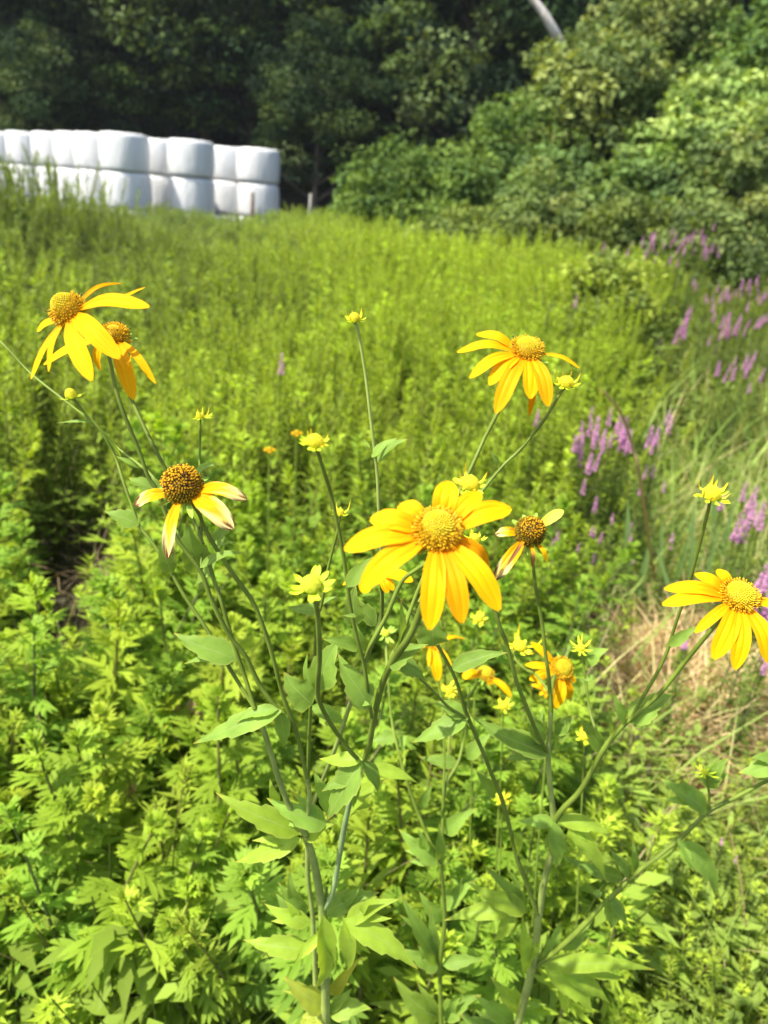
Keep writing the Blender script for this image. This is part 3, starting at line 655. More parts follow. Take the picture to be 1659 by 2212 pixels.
def petal_col(kind, seed):
    def f(U, T):
        r_ = np.random.default_rng(seed); k = np.clip(T * 1.6, 0, 1)[..., None]; c = ORA * (1 - k) + YEL * k
        st = (.5 + .5 * np.sin(U * 13 + seed))[..., None]; c = c * (1 - .10 * st ** 3 * np.array([.4, 1, 1])); vn = (.5 + .5 * np.sin(U * 41 + seed))[..., None]; c = c * (1 - .08 * vn ** 4 * np.array([.3, 1, 1]))
        if kind == 'orange': c = c * np.array([1, .80, 1.])
        if kind == 'old':
            nz = np.sin(U * 4 + seed * 1.7 + T * 6) * .5 + np.sin(T * 11 + U * 7 + seed) * .3
            p = np.clip((T - .45 + .22 * nz) * 4, 0, 1)[..., None] * np.clip(np.abs(U) * 1.3 + (T - .5), 0, 1)[..., None]
            c = c * (1 - p) + PALE * p; b_ = np.clip((T + .18 * nz - .88 + .15 * (np.abs(U) > .7)) * 9, 0, 1)[..., None]; c = c * (1 - b_) + BRN * b_
        if kind == 'pale': c = LEMON + (YEL - LEMON) * np.clip(1 - T * 1.5 - .3, 0, 1)[..., None]
        if kind == 'brown':
            p = np.clip((T - .25) * 3, 0, 1)[..., None]; c = c * (1 - p) + np.array([.25, .11, .04]) * p
        return c
    return f
SEEDN = [0]
def petal(C, ax, Rw, tip, wpx, parent, kind='', sag=.16, dr=None, cup=.16, base_w=.42):
    SEEDN[0] += 1; sd = SEEDN[0]
    pn = nrm(ax * .5 + TOCAM * .5); d = pix(*tip)
    s = np.dot(C - ax * Rw * .1 - CAM, pn) / np.dot(d, pn); s0 = np.dot(C - CAM, fw)
    s = np.clip(s, s0 * .90, s0 * 1.07) if dr is None else s0 + dr
    T = CAM + d * s
    v = T - C; v = v - ax * np.dot(v, ax); e = nrm(v); B = C + e * Rw * .72 - ax * Rw * .12
    Lp = np.linalg.norm(T - B)
    N = nrm(ax * .7 + TOCAM * .55 + UP * .2)
    path = smooth_path(np.array([B, (B + T) / 2 + (nrm(N - nrm(T - B) * np.dot(N, nrm(T - B)))) * Lp * sag, T]), 18)
    t = np.linspace(0, 1, 18); w = wpx * mpp(T) / 2
    prof = np.interp(t, [0, .1, .3, .55, .75, .88, .95, 1], [base_w * .85, .55, .9, 1.0, .93, .66, .40, .13]) * w
    b = MB(); ribbon(b, path, N, prof, YEL, across=21, groove=.11 if wpx > 18 else .0, cup=cup, notch=.22, crumple=.16 if kind in ('old', 'brown') else .025, cfun=petal_col(kind, sd), seed=sd)
    o = b.build('petal', M_PETAL, parent)
    if kind == 'old': o['label'] = 'withering petal with pale and brown patches'
    if kind == 'brown': o['label'] = 'dried curled brown petal'
    return o
def disc(C, ax, Rw, Hh, stage, parent, name='flower_head', n=None, top=.35, seed=1):
    """cone of tiny florets. stage: 'open' ring of tubes under a green dome, 'old' all tubes dark, 'bud' tight dome"""
    r_ = np.random.default_rng(seed); X, Yv = frame(ax); b = MB()
    m, k = 12, 20; th = np.linspace(0, math.pi * .62, m); a = np.linspace(0, 2 * math.pi, k, endpoint=False)
    body = {'open': (.50, .36, .012), 'old': (.14, .10, .015), 'bud': (.50, .48, .02), 'green': (.46, .54, .03)}[stage]
    core = .86 if stage != 'bud' else .97
    V = np.stack([np.sin(th)[:, None] * np.cos(a)[None] * Rw * core, np.sin(th)[:, None] * np.sin(a)[None] * Rw * core, np.broadcast_to(np.cos(th)[:, None] * Hh * core, (m, k))], -1)
    i, j = np.meshgrid(np.arange(m - 1), np.arange(k), indexing='ij'); Q = np.stack([i * k + j, i * k + (j + 1) % k, (i + 1) * k + (j + 1) % k, (i + 1) * k + j], -1)
    W = C + V[..., 0:1] * X + V[..., 1:2] * Yv + V[..., 2:3] * ax
    b.add(W.reshape(-1, 3), Q.reshape(-1, 4), body)
    n = n or {'open': 420, 'old': 380, 'bud': 320, 'green': 200}[stage]
    q = (np.arange(n) + .5) / n; ct = 1 - q * 1.30; ang = np.arange(n) * 2.39996; sn = np.sqrt(np.clip(1 - ct * ct, 0, 1))
    pos = np.stack([sn * np.cos(ang) * Rw, sn * np.sin(ang) * Rw, ct * Hh], -1)
    nor = nrm(np.stack([sn * np.cos(ang) / Rw, sn * np.sin(ang) / Rw, ct / Hh], -1))
    pos = pos * core; fr = Rw * 1.9 / math.sqrt(n) * .62
    ns = 6
    for f in range(n):
        ps_ = r_.uniform(.75, 1.25); fr = Rw * 1.9 / math.sqrt(n) * .62 * ps_; o = C + pos[f, 0] * X + pos[f, 1] * Yv + pos[f, 2] * ax; d = nor[f, 0] * X + nor[f, 1] * Yv + nor[f, 2] * ax
        d = nrm(d + r_.normal(0, .10, 3)); A, B_ = frame(d); opened = ct[f] < 1 - 2 * top * .5 * (1 + r_.normal(0, .08))
        if stage in ('bud', 'green') or (stage == 'open' and not opened):
            ln, r0, r1, r2 = Rw * (.075 if stage != 'open' else .085), fr * .95, fr * .8, fr * .15
            c0 = np.array(body) * r_.uniform(.8, 1.1); c1 = np.array({'bud': (.74, .66, .03), 'green': (.58, .64, .04), 'open': (.68, .54, .02)}[stage]) * r_.uniform(.9, 1.1)
            if stage == 'open' : c1 = c1 * (np.array([.95, 1, 1]))
            prof = [(0, r0, c0), (ln * .6, r1, c1), (ln, r2, c1)]
        elif stage == 'open':
            ln = Rw * r_.uniform(.20, .34); c0 = np.array([.40, .24, .01]); c1 = np.array([.80, .50, .008]) * r_.uniform(.75, 1.1)
            rr = fr * .62; prof = [(0, rr * .5, c0), (ln * .55, rr * .7, c0 * 1.6), (ln * .85, rr * 1.15, c1), (ln, rr * .5, c1 * .8)]
            if r_.random() < .09: prof = prof[:3] + [(ln, rr * .8, np.array([.05, .02, .01])), (ln * 1.35, rr * .7, np.array([.03, .015, .01])), (ln * 1.4, rr * .1, np.array([.03, .015, .01]))]
        else:
            ln = Rw * r_.uniform(.12, .22); c0 = np.array([.10, .075, .012]); br = 1.0 if f % 3 else .7
            c1 = np.array([.58, .40, .02]) * br * (1 if seed % 2 else .6); tp = ct[f] > (.45 if seed % 2 else .72)
            if tp: c1 = np.array([.80, .44, .012]); ln *= 1.5
            if r_.random() < .05 and tp: c1 = np.array([.2, .07, .03])
            rr = fr * .85; prof = [(0, rr * .7, c0), (ln * .8, rr * .85, c1 * .55), (ln, rr, c1), (ln * .98, rr * .62, c1), (ln * .75, rr * .5, c0 * .4), (ln * .7, rr * .05, c0 * .4)]
        aa = np.linspace(0, 2 * math.pi, ns, endpoint=False); Vv = []; Cc = []
        for (z, rad, c) in prof:
            Vv.append(o + d * z + rad * (np.cos(aa)[:, None] * A + np.sin(aa)[:, None] * B_)); Cc.append(np.tile(c, (ns, 1)))
        kk = len(prof); i, j = np.meshgrid(np.arange(kk - 1), np.arange(ns), indexing='ij')
        Qf = np.stack([i * ns + j, i * ns + (j + 1) % ns, (i + 1) * ns + (j + 1) % ns, (i + 1) * ns + j], -1)
        b.add(np.concatenate(Vv), Qf.reshape(-1, 4), np.concatenate(Cc))
    return b.build(name, M_DISC, parent, origin=None)
GRN = np.array([.26, .42, .05]); YGRN = np.array([.52, .68, .03])
def bracts(C, ax, Rw, n, parent, ln=1.1, col=GRN, lift=.1, w=.32, name='bract', jit=.15, seed=3, curl=.15):
    r_ = np.random.default_rng(seed); X, Yv = frame(ax); b = MB(); a0 = r_.random() * 6
    for k in range(n):
        a = a0 + k * 2 * math.pi / n + r_.normal(0, jit); e = math.cos(a) * X + math.sin(a) * Yv
        B = C + e * Rw * .62 - ax * Rw * .22; L = Rw * ln * r_.uniform(.8, 1.2); l = lift + r_.normal(0, .15)
        path = smooth_path(np.array([B, B + e * L * .55 + ax * L * l * .3, B + e * L * (1 - abs(curl) * .5) + ax * L * (l + curl)]), 8)
        t = np.linspace(0, 1, 8); prof = np.interp(t, [0, .2, .55, .85, 1], [.6, .85, 1, .6, .06]) * Rw * w * .5
        ribbon(b, path, ax - e * l, prof, col * r_.uniform(.85, 1.15), across=5, cup=.3, seed=k)
    return b.build(name, M_DISC, parent)
def flower(plant, c, r, Rpx, ax, petals, stage='open', hh=.85, top=.35, label=None, seed=1, n=None, bcol=GRN):
    C = P(c[0], c[1], r); a = axis(*ax); m = mpp(C); Rw = Rpx * m
    head = disc(C, a, Rw, Rw * hh, stage, plant, seed=seed, top=top, n=n)
    if label: head['label'] = label
    cone = MB(); tube(cone, smooth_path(np.array([C - a * Rw * .75, C - a * Rw * .3, C - a * Rw * .1]), 5), [Rw * .16, Rw * .3, Rw * .45, Rw * .65, Rw * .7], 10, col=GRN); cone.build('receptacle', M_STEM, head)
    bracts(C - a * Rw * .12, a, Rw, 9, head, ln=.95, col=bcol, lift=-.25, seed=seed + 40)
    for p in petals:
        kw = p[3] if len(p) > 3 else {}
        petal(C, a, Rw, (p[0], p[1]), p[2], head, **kw)
    return C - a * Rw * .7
def bud(plant, c, r, Rpx, ax, rays=8, brs=9, stage='bud', hh=.85, label=None, seed=5, raylen=.8, brlen=1.0, bcol=YGRN):
    C = P(c[0], c[1], r); a = axis(*ax); Rw = Rpx * mpp(C) * 1.12
    head = disc(C, a, Rw * .85, Rw * hh * .85, stage, plant, name='flower_bud', seed=seed, n=200)
    if label: head['label'] = label
    if rays: bracts(C + a * Rw * .1, a, Rw * 1.12, rays, head, ln=raylen * 1.15, col=np.array([.80, .68, .03]), lift=.55, w=.26, name='young_ray', seed=seed + 9, curl=.45, jit=.3)
    bracts(C - a * Rw * .1, a, Rw, brs, head, ln=brlen * 1.2, col=bcol, lift=.12, w=.52, seed=seed + 19, curl=.15, jit=.3)
    cone = MB(); tube(cone, smooth_path(np.array([C - a * Rw * .8, C - a * Rw * .4, C - a * Rw * .2]), 5), [Rw * .18, Rw * .25, Rw * .4, Rw * .6, Rw * .7], 8, col=GRN); cone.build('receptacle', M_STEM, head)
    return C - a * Rw * .75
STC = np.array([.15, .21, .028])
def stem(plant, pts, w, col=STC, name='branch', end=None, n=None):
    """pts: (x, y, r) down the stem; w: width in photo pixels, one value or (first, last)"""
    P3 = [P(*p) for p in pts]
    if end is not None: P3 = [np.asarray(end)] + P3
    n = n or 6 * len(P3); path = smooth_path(np.array(P3), n)
    w0, w1 = (w, w) if np.isscalar(w) else w
    wp = np.linspace(w0, w1, n) * .40 * np.array([mpp(q) for q in path])
    tt = np.linspace(0, 1, n)[:, None]; c = np.asarray(col) * (1 + .1 * np.sin(tt * 40) + .12 * np.sin(tt * 7 + w0))
    wp = wp * (1 + .05 * np.sin(tt[:, 0] * 31)); b = MB(); tube(b, path, wp, 12, col=c, rib=.10); return b.build(name, M_STEM, plant)
LEAFG = np.array([.22, .36, .055]); LEAFY = np.array([.32, .47, .045]); LEAFO = np.array([.36, .43, .05])
def leaf(plant, lobes, r, col=LEAFG, rt_=0.0, face=(.5, .62), teeth=3, sag=.10, label=None, yellow_tip=True, cup=.25, seed=None):
    """lobes: (base x, base y, tip x, tip y, width) in photo pixels; r: ground distance of base (and tip with rt_)"""
    SEEDN[0] += 1; sd = SEEDN[0] if seed is None else seed; r_ = np.random.default_rng(sd); b = MB()
    col = np.asarray(col) * r_.uniform(.88, 1.12)
    tilt = r_.normal(0, .22)
    if len(lobes) == 1 and lobes[0][4] >= 34 and lobes[0][1] > 1590:
        bx, by, tx, ty, w = lobes[0]; dx, dy = tx - bx, ty - by; lobes = list(lobes)
        for sg in ((1, -1) if r_.random() < .6 else (r_.choice([-1, 1]),)):
            an = sg * r_.uniform(.42, .62); k0 = r_.uniform(.18, .32); ll = r_.uniform(.42, .55)
            lobes.append((bx + dx * k0, by + dy * k0, bx + dx * k0 + ll * (dx * math.cos(an) - dy * math.sin(an)), by + dy * k0 + ll * (dx * math.sin(an) + dy * math.cos(an)), w * .5))
    for q, lb in enumerate(lobes):
        bx, by, tx, ty, w = lb[:5]; B = P(bx, by, r); T = P(tx, ty, r + rt_ + r_.normal(0, .006)); Lp = np.linalg.norm(T - B)
        N = nrm(TOCAM * face[0] + np.array([0, 0, 1.]) * face[1] + RIGHT * tilt)
        Tn = nrm(T - B); No = nrm(N - Tn * np.dot(N, Tn)); bend = r_.uniform(.02, .06) * np.cross(Tn, No) * Lp * (1 if q % 2 else -1)
        path = smooth_path(np.array([B, B * .72 + T * .28 + No * Lp * sag * .7 + bend * .6, B * .36 + T * .64 + No * Lp * sag * .75 + bend, T]), 30)
        t = np.linspace(0, 1, 30); hw = w * mpp(B) / 2 * 1.08
        prof = np.interp(t, [0, .05, .14, .28, .42, .6, .78, .92, 1], [.10, .30, .72, .98, 1.0, .74, .40, .15, .02]) * hw
        if teeth:
            ph = (t * (teeth + 2) + r_.random() * .3) % 1.0; prof = prof * (1 + (.34 if w > 38 else .24) * (ph - .5) * np.clip((t - .25) * 4, 0, 1) * np.clip((1 - t) * 5, 0, 1))
        def cf(U, Tt, col=col):
            c = np.broadcast_to(col, U.shape + (3,)).copy(); nz = .5 + .5 * np.sin(U * 3 + Tt * 8 + sd)
            c = c * (1 + .10 * (nz[..., None] - .5))
            if yellow_tip:
                k = np.clip((Tt - .90) * 10, 0, 1)[..., None] * .8; c = c * (1 - k) + np.array([.62, .52, .10]) * k
                e = (np.clip((np.abs(U) - .9) * 10, 0, 1) * .35)[..., None]; c = c * (1 - e) + np.array([.45, .48, .12]) * e
            return c
        cp = cup * r_.uniform(.5, 1.3)
        ribbon(b, path, N, prof, col, across=9, cup=cp, crumple=.05, cfun=cf, seed=sd + q)
    o = b.build('leaf', M_LEAF, plant)
    if label: o['label'] = label
    return o
def plant(x, y, r, label):
    g_ = P(x, y, r); root = empty('coneflower_plant', (0, 0, 0)); tag(root, label, 'flower plant', 'tall yellow coneflower plants in front'); return root
def ground_tail(x, y, r, dx=0.0):
    p = P(x, y, r); return [p, np.array([p[0] + dx * .5, p[1] + .01, p[2] * .5]), np.array([p[0] + dx, p[1] + .02, 0.0])]
def tail(pl, x, y, r, w, dx=0, col=STC):
    pp = smooth_path(np.array(ground_tail(x, y, r, dx)), 10); b = MB(); tube(b, pp, w / 2 * mpp(pp[0]), 12, col=col, rib=.08); b.build('stem', M_STEM, pl)

# ---------------- plant A: forked stem carrying the large front flower and the left flowers
A = plant(703, 2212, .60, 'tall coneflower plant with the forked thick stem, the largest yellow flower and the left blooms')
SC2 = np.array([.27, .34, .08])
stem(A, [(697, 1970, .575), (702, 2090, .585), (704, 2215, .60)], (21, 23), SC2, 'stem'); tail(A, 704, 2215, .60, 23, .0, SC2)
stem(A, [(660, 1803, .56), (680, 1870, .57), (697, 1972, .575)], (19, 21), SC2, 'stem')
# left arm
stem(A, [(550, 1530, .535), (572, 1585, .54), (608, 1700, .55), (638, 1770, .555), (660, 1803, .56)], (13, 17), SC2)
stem(A, [(663, 1680, .55), (668, 1720, .553), (660, 1803, .56)], (11, 12), SC2)
e = flower(A, (150, 672), .53, 36, (-.50, .60, .62), [(262, 612, 17, {'kind': 'orange', 'sag': .10, 'cup': .5, 'dr': .03}), (314, 621, 13, {'sag': -.08, 'cup': .5, 'dr': .025}), (323, 663, 40, {'sag': .12}), (259, 775, 46), (199, 823, 44, {'sag': .10}), (105, 803, 17, {'sag': .1}), (67, 819, 20, {'sag': .05}), (80, 716, 26, {'sag': .12})],
           'open', hh=1.3, top=.45, label='bright yellow flower with a tall greenish cone, topmost on the left', seed=2)
stem(A, [(222, 735, .545), (240, 790, .54), (247, 830, .535), (267, 893, .53), (300, 973, .53), (320, 1030, .53), (340, 1063, .53), (380, 1160, .53), (433, 1234, .53), (458, 1299, .53), (494, 1370, .533), (530, 1417, .536), (558, 1474, .54), (590, 1520, .54), (612, 1540, .54)], (9, 12), end=e)
e = flower(A, (247, 724), .575, 30, (.05, .72, .55), [(289, 864, 36, {'dr': -.02}), (336, 829, 18, {'sag': .14}), (281, 780, 14, {'kind': 'orange', 'sag': .2, 'dr': .03}), (94, 788, 30, {'sag': .06, 'dr': .005}), (215, 800, 26, {'dr': .01})],
           'open', hh=.75, top=.12, label='yellow flower with darker cone half hidden behind the topmost left one', seed=3)
stem(A, [(262, 800, .585), (284, 862, .58), (310, 920, .57), (340, 980, .56), (378, 1050, .56), (413, 1115, .56), (440, 1180, .55), (462, 1252, .545), (480, 1306, .54), (505, 1392, .54), (526, 1453, .54), (550, 1530, .535)], (9, 11), end=e)
e = flower(A, (396, 1052), .505, 43, (-.14, .60, .66), [(290, 1092, 34, {'kind': 'old'}), (362, 1208, 30, {'kind': 'old', 'sag': .12}), (504, 1143, 48, {'kind': 'old'}), (533, 1079, 34, {'kind': 'old', 'sag': .2})],
           'old', hh=1.05, label='ageing yellow flower with four withering petals and a brown cone', seed=5, n=460)
stem(A, [(430, 1110, .515), (442, 1140, .52), (470, 1190, .522), (505, 1242, .525), (548, 1304, .53), (575, 1372, .533), (592, 1430, .535), (612, 1506, .54), (639, 1577, .545), (663, 1680, .55)], (10, 12), end=e)
e = bud(A, (154, 855), .60, 13, (-.25, .8, .3), 0, 10, 'bud', hh=1.35, label='small bud with a pointed pale green cone', seed=8, brlen=1.1)
stem(A, [(163, 866, .60), (180, 888, .60), (210, 920, .60), (230, 950, .60), (250, 990, .60), (268, 1045, .59), (283, 1087, .585), (300, 1133, .58), (327, 1170, .575), (354, 1209, .57), (397, 1285, .56), (440, 1349, .555), (500, 1450, .545), (550, 1530, .535)], (5, 11), end=e)
stem(A, [(-12, 725, .66), (20, 757, .65), (67, 807, .64), (133, 860, .62), (200, 913, .61), (253, 967, .60), (300, 1003, .585), (337, 1040, .57), (362, 1110, .56), (413, 1200, .54), (433, 1234, .53)], (5, 9))
e = bud(A, (432, 899), .60, 9, (.0, .85, .35), 7, 8, 'bud', hh=.9, label='small star shaped bud opening its first points', seed=9, raylen=1.3, brlen=2.0)
stem(A, [(433, 915, .60), (432, 960, .60), (431, 1010, .59), (434, 1110, .57), (436, 1180, .55), (433, 1234, .53)], (5, 6), end=e)
# right arm and the front flower
stem(A, [(785, 1645, .535), (765, 1700, .545), (745, 1780, .555), (728, 1880, .565), (716, 1935, .57), (697, 1970, .575)], (15, 13), np.array([.24, .34, .13]))
e = flower(A, (945, 1146), .395, 49, (.0, .62, .72), [(971, 1039, 54, {'cup': .1}), (1039, 1064, 42), (1104, 1098, 52), (1056, 1232, 38, {'kind': 'orange', 'dr': .012}), (1079, 1319, 56), (998, 1346, 52, {'kind': 'orange'}), (928, 1361, 54), (779, 1270, 57), (743, 1187, 54), (799, 1122, 52), (862, 1090, 54, {'dr': .01, 'cup': .1})],
           'open', hh=1.0, top=.36, label='largest and nearest yellow flower, soft out of focus, seen from the front', seed=6, n=520)
stem(A, [(940, 1220, .43), (912, 1310, .445), (885, 1375, .455), (850, 1425, .47), (825, 1480, .485), (808, 1550, .50), (797, 1610, .52), (785, 1645, .535)], (20, 15), end=e)
e = bud(A, (672, 1262), .41, 26, (.05, .65, .72), 0, 10, 'green', hh=.8, label='large pale green bud with star shaped bracts, out of focus', seed=10, brlen=1.1, bcol=YGRN)
stem(A, [(684, 1312, .42), (689, 1370, .435), (690, 1430, .45), (686, 1480, .465), (690, 1515, .475), (712, 1560, .495), (740, 1600, .515), (765, 1632, .53), (785, 1645, .535)], (14, 11), end=e)
e = bud(A, (680, 953), .43, 19, (.10, .7, .6), 8, 9, 'bud', hh=.8, label='yellow bud with upturned short rays on the bent stem', seed=11)
stem(A, [(686, 975, .435), (697, 1010, .44), (714, 1065, .45), (733, 1150, .455), (745, 1220, .46), (757, 1310, .465), (772, 1380, .47), (787, 1440, .475), (795, 1500, .48), (803, 1550, .49)], (10, 10), end=e)
e = bud(A, (1015, 1043), .44, 20, (.06, .7, .65), 8, 9, 'bud', hh=.75, label='yellow bud directly above the largest flower, out of focus', seed=12)
stem(A, [(1012, 1068, .45), (1000, 1120, .455), (960, 1190, .465), (900, 1230, .475), (867, 1258, .48), (835, 1330, .48), (800, 1395, .478), (790, 1430, .476)], (10, 12), end=e)
e = flower(A, (1138, 756), .55, 34, (.05, .72, .60), [(1028, 722, 28), (987, 761, 26, {'dr': .0}), (1014, 817, 30), (1056, 832, 34), (1071, 893, 38, {'kind': 'orange', 'dr': -.02}), (1146, 862, 38), (1143, 898, 16, {'kind': 'orange', 'dr': .01}), (1184, 878, 36, {'kind': 'orange'}), (1252, 796, 12, {'sag': .12, 'cup': .5})],
           'open', hh=.85, top=.42, label='bright yellow flower leaning left at the upper right of the largest one', seed=7)
stem(A, [(1105, 830, .56), (1072, 898, .555), (1045, 950, .55), (1018, 1010, .54), (975, 1100, .53), (930, 1210, .51), (893, 1300, .50), (862, 1390, .49), (838, 1450, .485)], (9, 11), end=e)
e = bud(A, (1223, 826), .54, 17, (.10, .75, .6), 8, 8, 'bud', hh=.8, label='yellow green bud beside the long outer petal of the leaning flower', seed=13)
stem(A, [(1210, 850, .54), (1180, 900, .54), (1150, 940, .54), (1120, 975, .54), (1088, 1005, .535), (1050, 1050, .53), (1005, 1110, .525), (950, 1210, .51), (905, 1300, .50)], (8, 9), end=e)
for L_ in [([(300, 1134, 227, 1104, 44)], .578, LEAFG), ([(346, 1064, 278, 1032, 40)], .55, LEAFG), ([(422, 1022, 473, 1003, 22)], .57, LEAFG), ([(434, 1234, 404, 1122, 58)], .545, LEAFG * .85), ([(468, 1190, 505, 1128, 42)], .58, LEAFG * .85),  # lowered factor on the broad leaf paints its shade into the colour
           ([(432, 1226, 532, 1194, 22)], .50, LEAFG), ([(372, 1240, 350, 1160, 32)], .565, LEAFG), ([(466, 1212, 420, 1267, 34)], .56, LEAFG * .85), ([(458, 1180, 512, 1174, 16)], .575, LEAFG), ([(262, 990, 210, 916, 8)], .60, LEAFG), ([(300, 1010, 250, 985, 14)], .59, LEAFG),
           ([(204, 912, 121, 914, 8)], .605, LEAFG), ([(510, 1424, 376, 1367, 58), (510, 1426, 397, 1434, 26)], .545, LEAFG), ([(608, 1536, 418, 1606, 50), (600, 1532, 508, 1560, 26)], .535, LEAFG * 1.05), ([(605, 1538, 613, 1613, 32)], .54, LEAFG),
           ([(674, 1522, 613, 1452, 62)], .49, LEAFG), ([(692, 1490, 735, 1378, 62)], .50, LEAFG), ([(678, 1490, 664, 1412, 26)], .495, LEAFG), ([(798, 1528, 730, 1412, 60)], .475, LEAFG * 1.05), ([(798, 1522, 762, 1520, 13)], .47, LEAFG), ([(772, 1400, 696, 1380, 34)], .485, LEAFG),
           ([(750, 1268, 812, 1200, 32)], .452, LEAFG * 1.05), ([(770, 1350, 768, 1262, 44)], .50, LEAFG * .8), ([(770, 1330, 740, 1330, 10)], .462, LEAFG), ([(790, 1402, 765, 1338, 28)], .49, LEAFG * .9), ([(850, 1440, 866, 1294, 44)], .50, LEAFG * 1.1), ([(842, 1442, 925, 1392, 44)], .47, LEAFG * .85), ([(852, 1430, 920, 1473, 42)], .50, LEAFG),
           ([(936, 1395, 948, 1308, 62)], .53, LEAFG * .9), ([(1075, 1008, 1060, 975, 16)], .535, LEAFG), ([(812, 1350, 745, 1283, 40)], .54, LEAFG * .85), ([(783, 1642, 690, 1639, 32)], .53, LEAFY), ([(783, 1645, 706, 1772, 62)], .53, LEAFG * .95), ([(787, 1645, 816, 1712, 30)], .53, LEAFG * .95), ([(795, 1660, 902, 1691, 30)], .55, LEAFY),
           ([(732, 1755, 836, 1683, 46)], .57, LEAFY), ([(720, 1752, 676, 1662, 38)], .575, LEAFG * 1.15), ([(646, 1800, 466, 1712, 52), (622, 1790, 512, 1752, 26)], .555, LEAFY), ([(650, 1812, 508, 1862, 42)], .553, LEAFY), ([(706, 1780, 576, 1724, 52)], .56, LEAFG * 1.2), ([(660, 1815, 722, 1780, 30)], .56, LEAFY), ([(600, 1735, 583, 1682, 20)], .56, LEAFY),
           ([(668, 1995, 571, 1952, 34)], .57, LEAFY), ([(668, 2052, 526, 2030, 44)], .572, LEAFY), ([(697, 1978, 682, 2137, 44)], .56, LEAFY), ([(748, 1985, 752, 2099, 34)], .56, LEAFY), ([(745, 1985, 902, 2093, 50), (740, 1982, 800, 2060, 24)], .56, LEAFY), ([(748, 1992, 862, 1942, 36)], .565, LEAFY), ([(705, 1970, 820, 1928, 44)], .59, LEAFG * .9), ([(660, 1975, 600, 1905, 28)], .60, LEAFG), ([(660, 1978, 625, 1875, 32)], .61, LEAFG),
           ([(702, 2180, 611, 2108, 46), (702, 2182, 612, 2140, 22)], .60, LEAFO), ([(708, 2182, 801, 2178, 46), (708, 2180, 760, 2135, 24)], .60, LEAFO * np.array([.8, 1, 1])), ([(716, 2150, 782, 2066, 26)], .61, np.array([.40, .42, .04])), ([(700, 2190, 640, 2225, 40)], .60, LEAFO)]:
    leaf(A, L_[0], L_[1], L_[2], teeth=3 if L_[0][0][4] > 36 else 0)

# ---------------- plant B: slender plant behind, with the tall bud
B = plant(685, 2212, .66, 'slender coneflower plant behind the forked one, bearing the tall lone bud above the picture centre')
e = bud(B, (766, 688), .58, 13, (.0, .8, .5), 8, 8, 'bud', hh=1.0, label='lone yellow bud on the tallest upright stem', seed=14)
stem(B, [(771, 705, .58), (778, 740, .58), (790, 815, .58), (800, 900, .58), (808, 965, .58), (815, 1030, .58), (818, 1100, .58), (823, 1200, .58), (824, 1320, .585), (800, 1400, .59), (765, 1495, .60), (740, 1570, .61), (715, 1640, .62), (690, 1700, .63), (668, 1770, .64), (665, 1890, .65), (676, 1990, .655), (684, 2215, .66)], (7, 13), SC2, 'stem', end=e, n=90)
tail(B, 684, 2215, .66, 13, 0, SC2)
e = bud(B, (735, 1108), .56, 9, (.05, .85, .4), 4, 7, 'bud', hh=1.2, label='tiny yellow bud with a long upright ray', seed=15, raylen=1.6, brlen=1.4)
stem(B, [(733, 1122, .56), (728, 1151, .56), (707, 1236, .565), (695, 1304, .57), (683, 1345, .575), (680, 1417, .58), (671, 1526, .60), (666, 1650, .62), (668, 1770, .64)], (6, 9), end=e)
e = flower(B, (813, 1236), .53, 20, (-.05, .75, .5), [(740, 1264, 14), (783, 1281, 32), (838, 1281, 20), (892, 1256, 30, {'dr': -.01}), (850, 1275, 20)], 'open', hh=.8, top=.15, label='yellow flower tucked beneath the lower left petals of the largest one', seed=16)
stem(B, [(824, 1265, .54), (826, 1320, .56), (820, 1360, .575), (800, 1400, .59)], (8, 9), end=e)
for L_ in [([(803, 988, 858, 946, 22)], .575, LEAFG), ([(812, 998, 880, 948, 30)], .585, LEAFG), ([(798, 968, 786, 950, 6)], .575, LEAFG), ([(671, 1526, 750, 1570, 30)], .62, LEAFG), ([(690, 1560, 760, 1528, 34)], .63, LEAFY), ([(695, 1320, 620, 1311, 28)], .575, LEAFG), ([(693, 1305, 738, 1290, 12)], .575, LEAFG), ([(640, 1990, 596, 1930, 30)], .66, LEAFG)]:
    leaf(B, L_[0], L_[1], L_[2], teeth=2 if L_[0][0][4] > 26 else 0)

# ---------------- plant C: the branching plant on the right
Cc = plant(1120, 2212, .70, 'widely branching coneflower plant on the right, long bare stems reaching to the picture edge')
stem(Cc, [(1190, 1849, .66), (1175, 1906, .665), (1163, 1982, .675), (1152, 2078, .685), (1118, 2215, .70)], (17, 21), SC2, 'stem'); tail(Cc, 1118, 2215, .70, 21, -.02, SC2)
stem(Cc, [(1190, 1535, .64), (1184, 1630, .645), (1190, 1715, .65), (1196, 1773, .655), (1190, 1849, .66)], (12, 17), SC2, 'stem')
e = flower(Cc, (1213, 1443), .72, 23, (.30, .42, .80), [(1146, 1387, 18, {'dr': .0, 'sag': .06}), (1134, 1436, 16, {'dr': .0, 'sag': .06}), (1143, 1468, 22, {'dr': -.01, 'sag': .08}), (1196, 1531, 32, {'dr': -.01}), (1228, 1512, 18, {'dr': .01}), (1243, 1474, 12)], 'open', hh=.95, top=.45, label='small yellow flower facing right with six petals, lower right of the largest one', seed=17)
stem(Cc, [(1195, 1470, .70), (1190, 1500, .66), (1190, 1535, .64)], (9, 12), end=e)
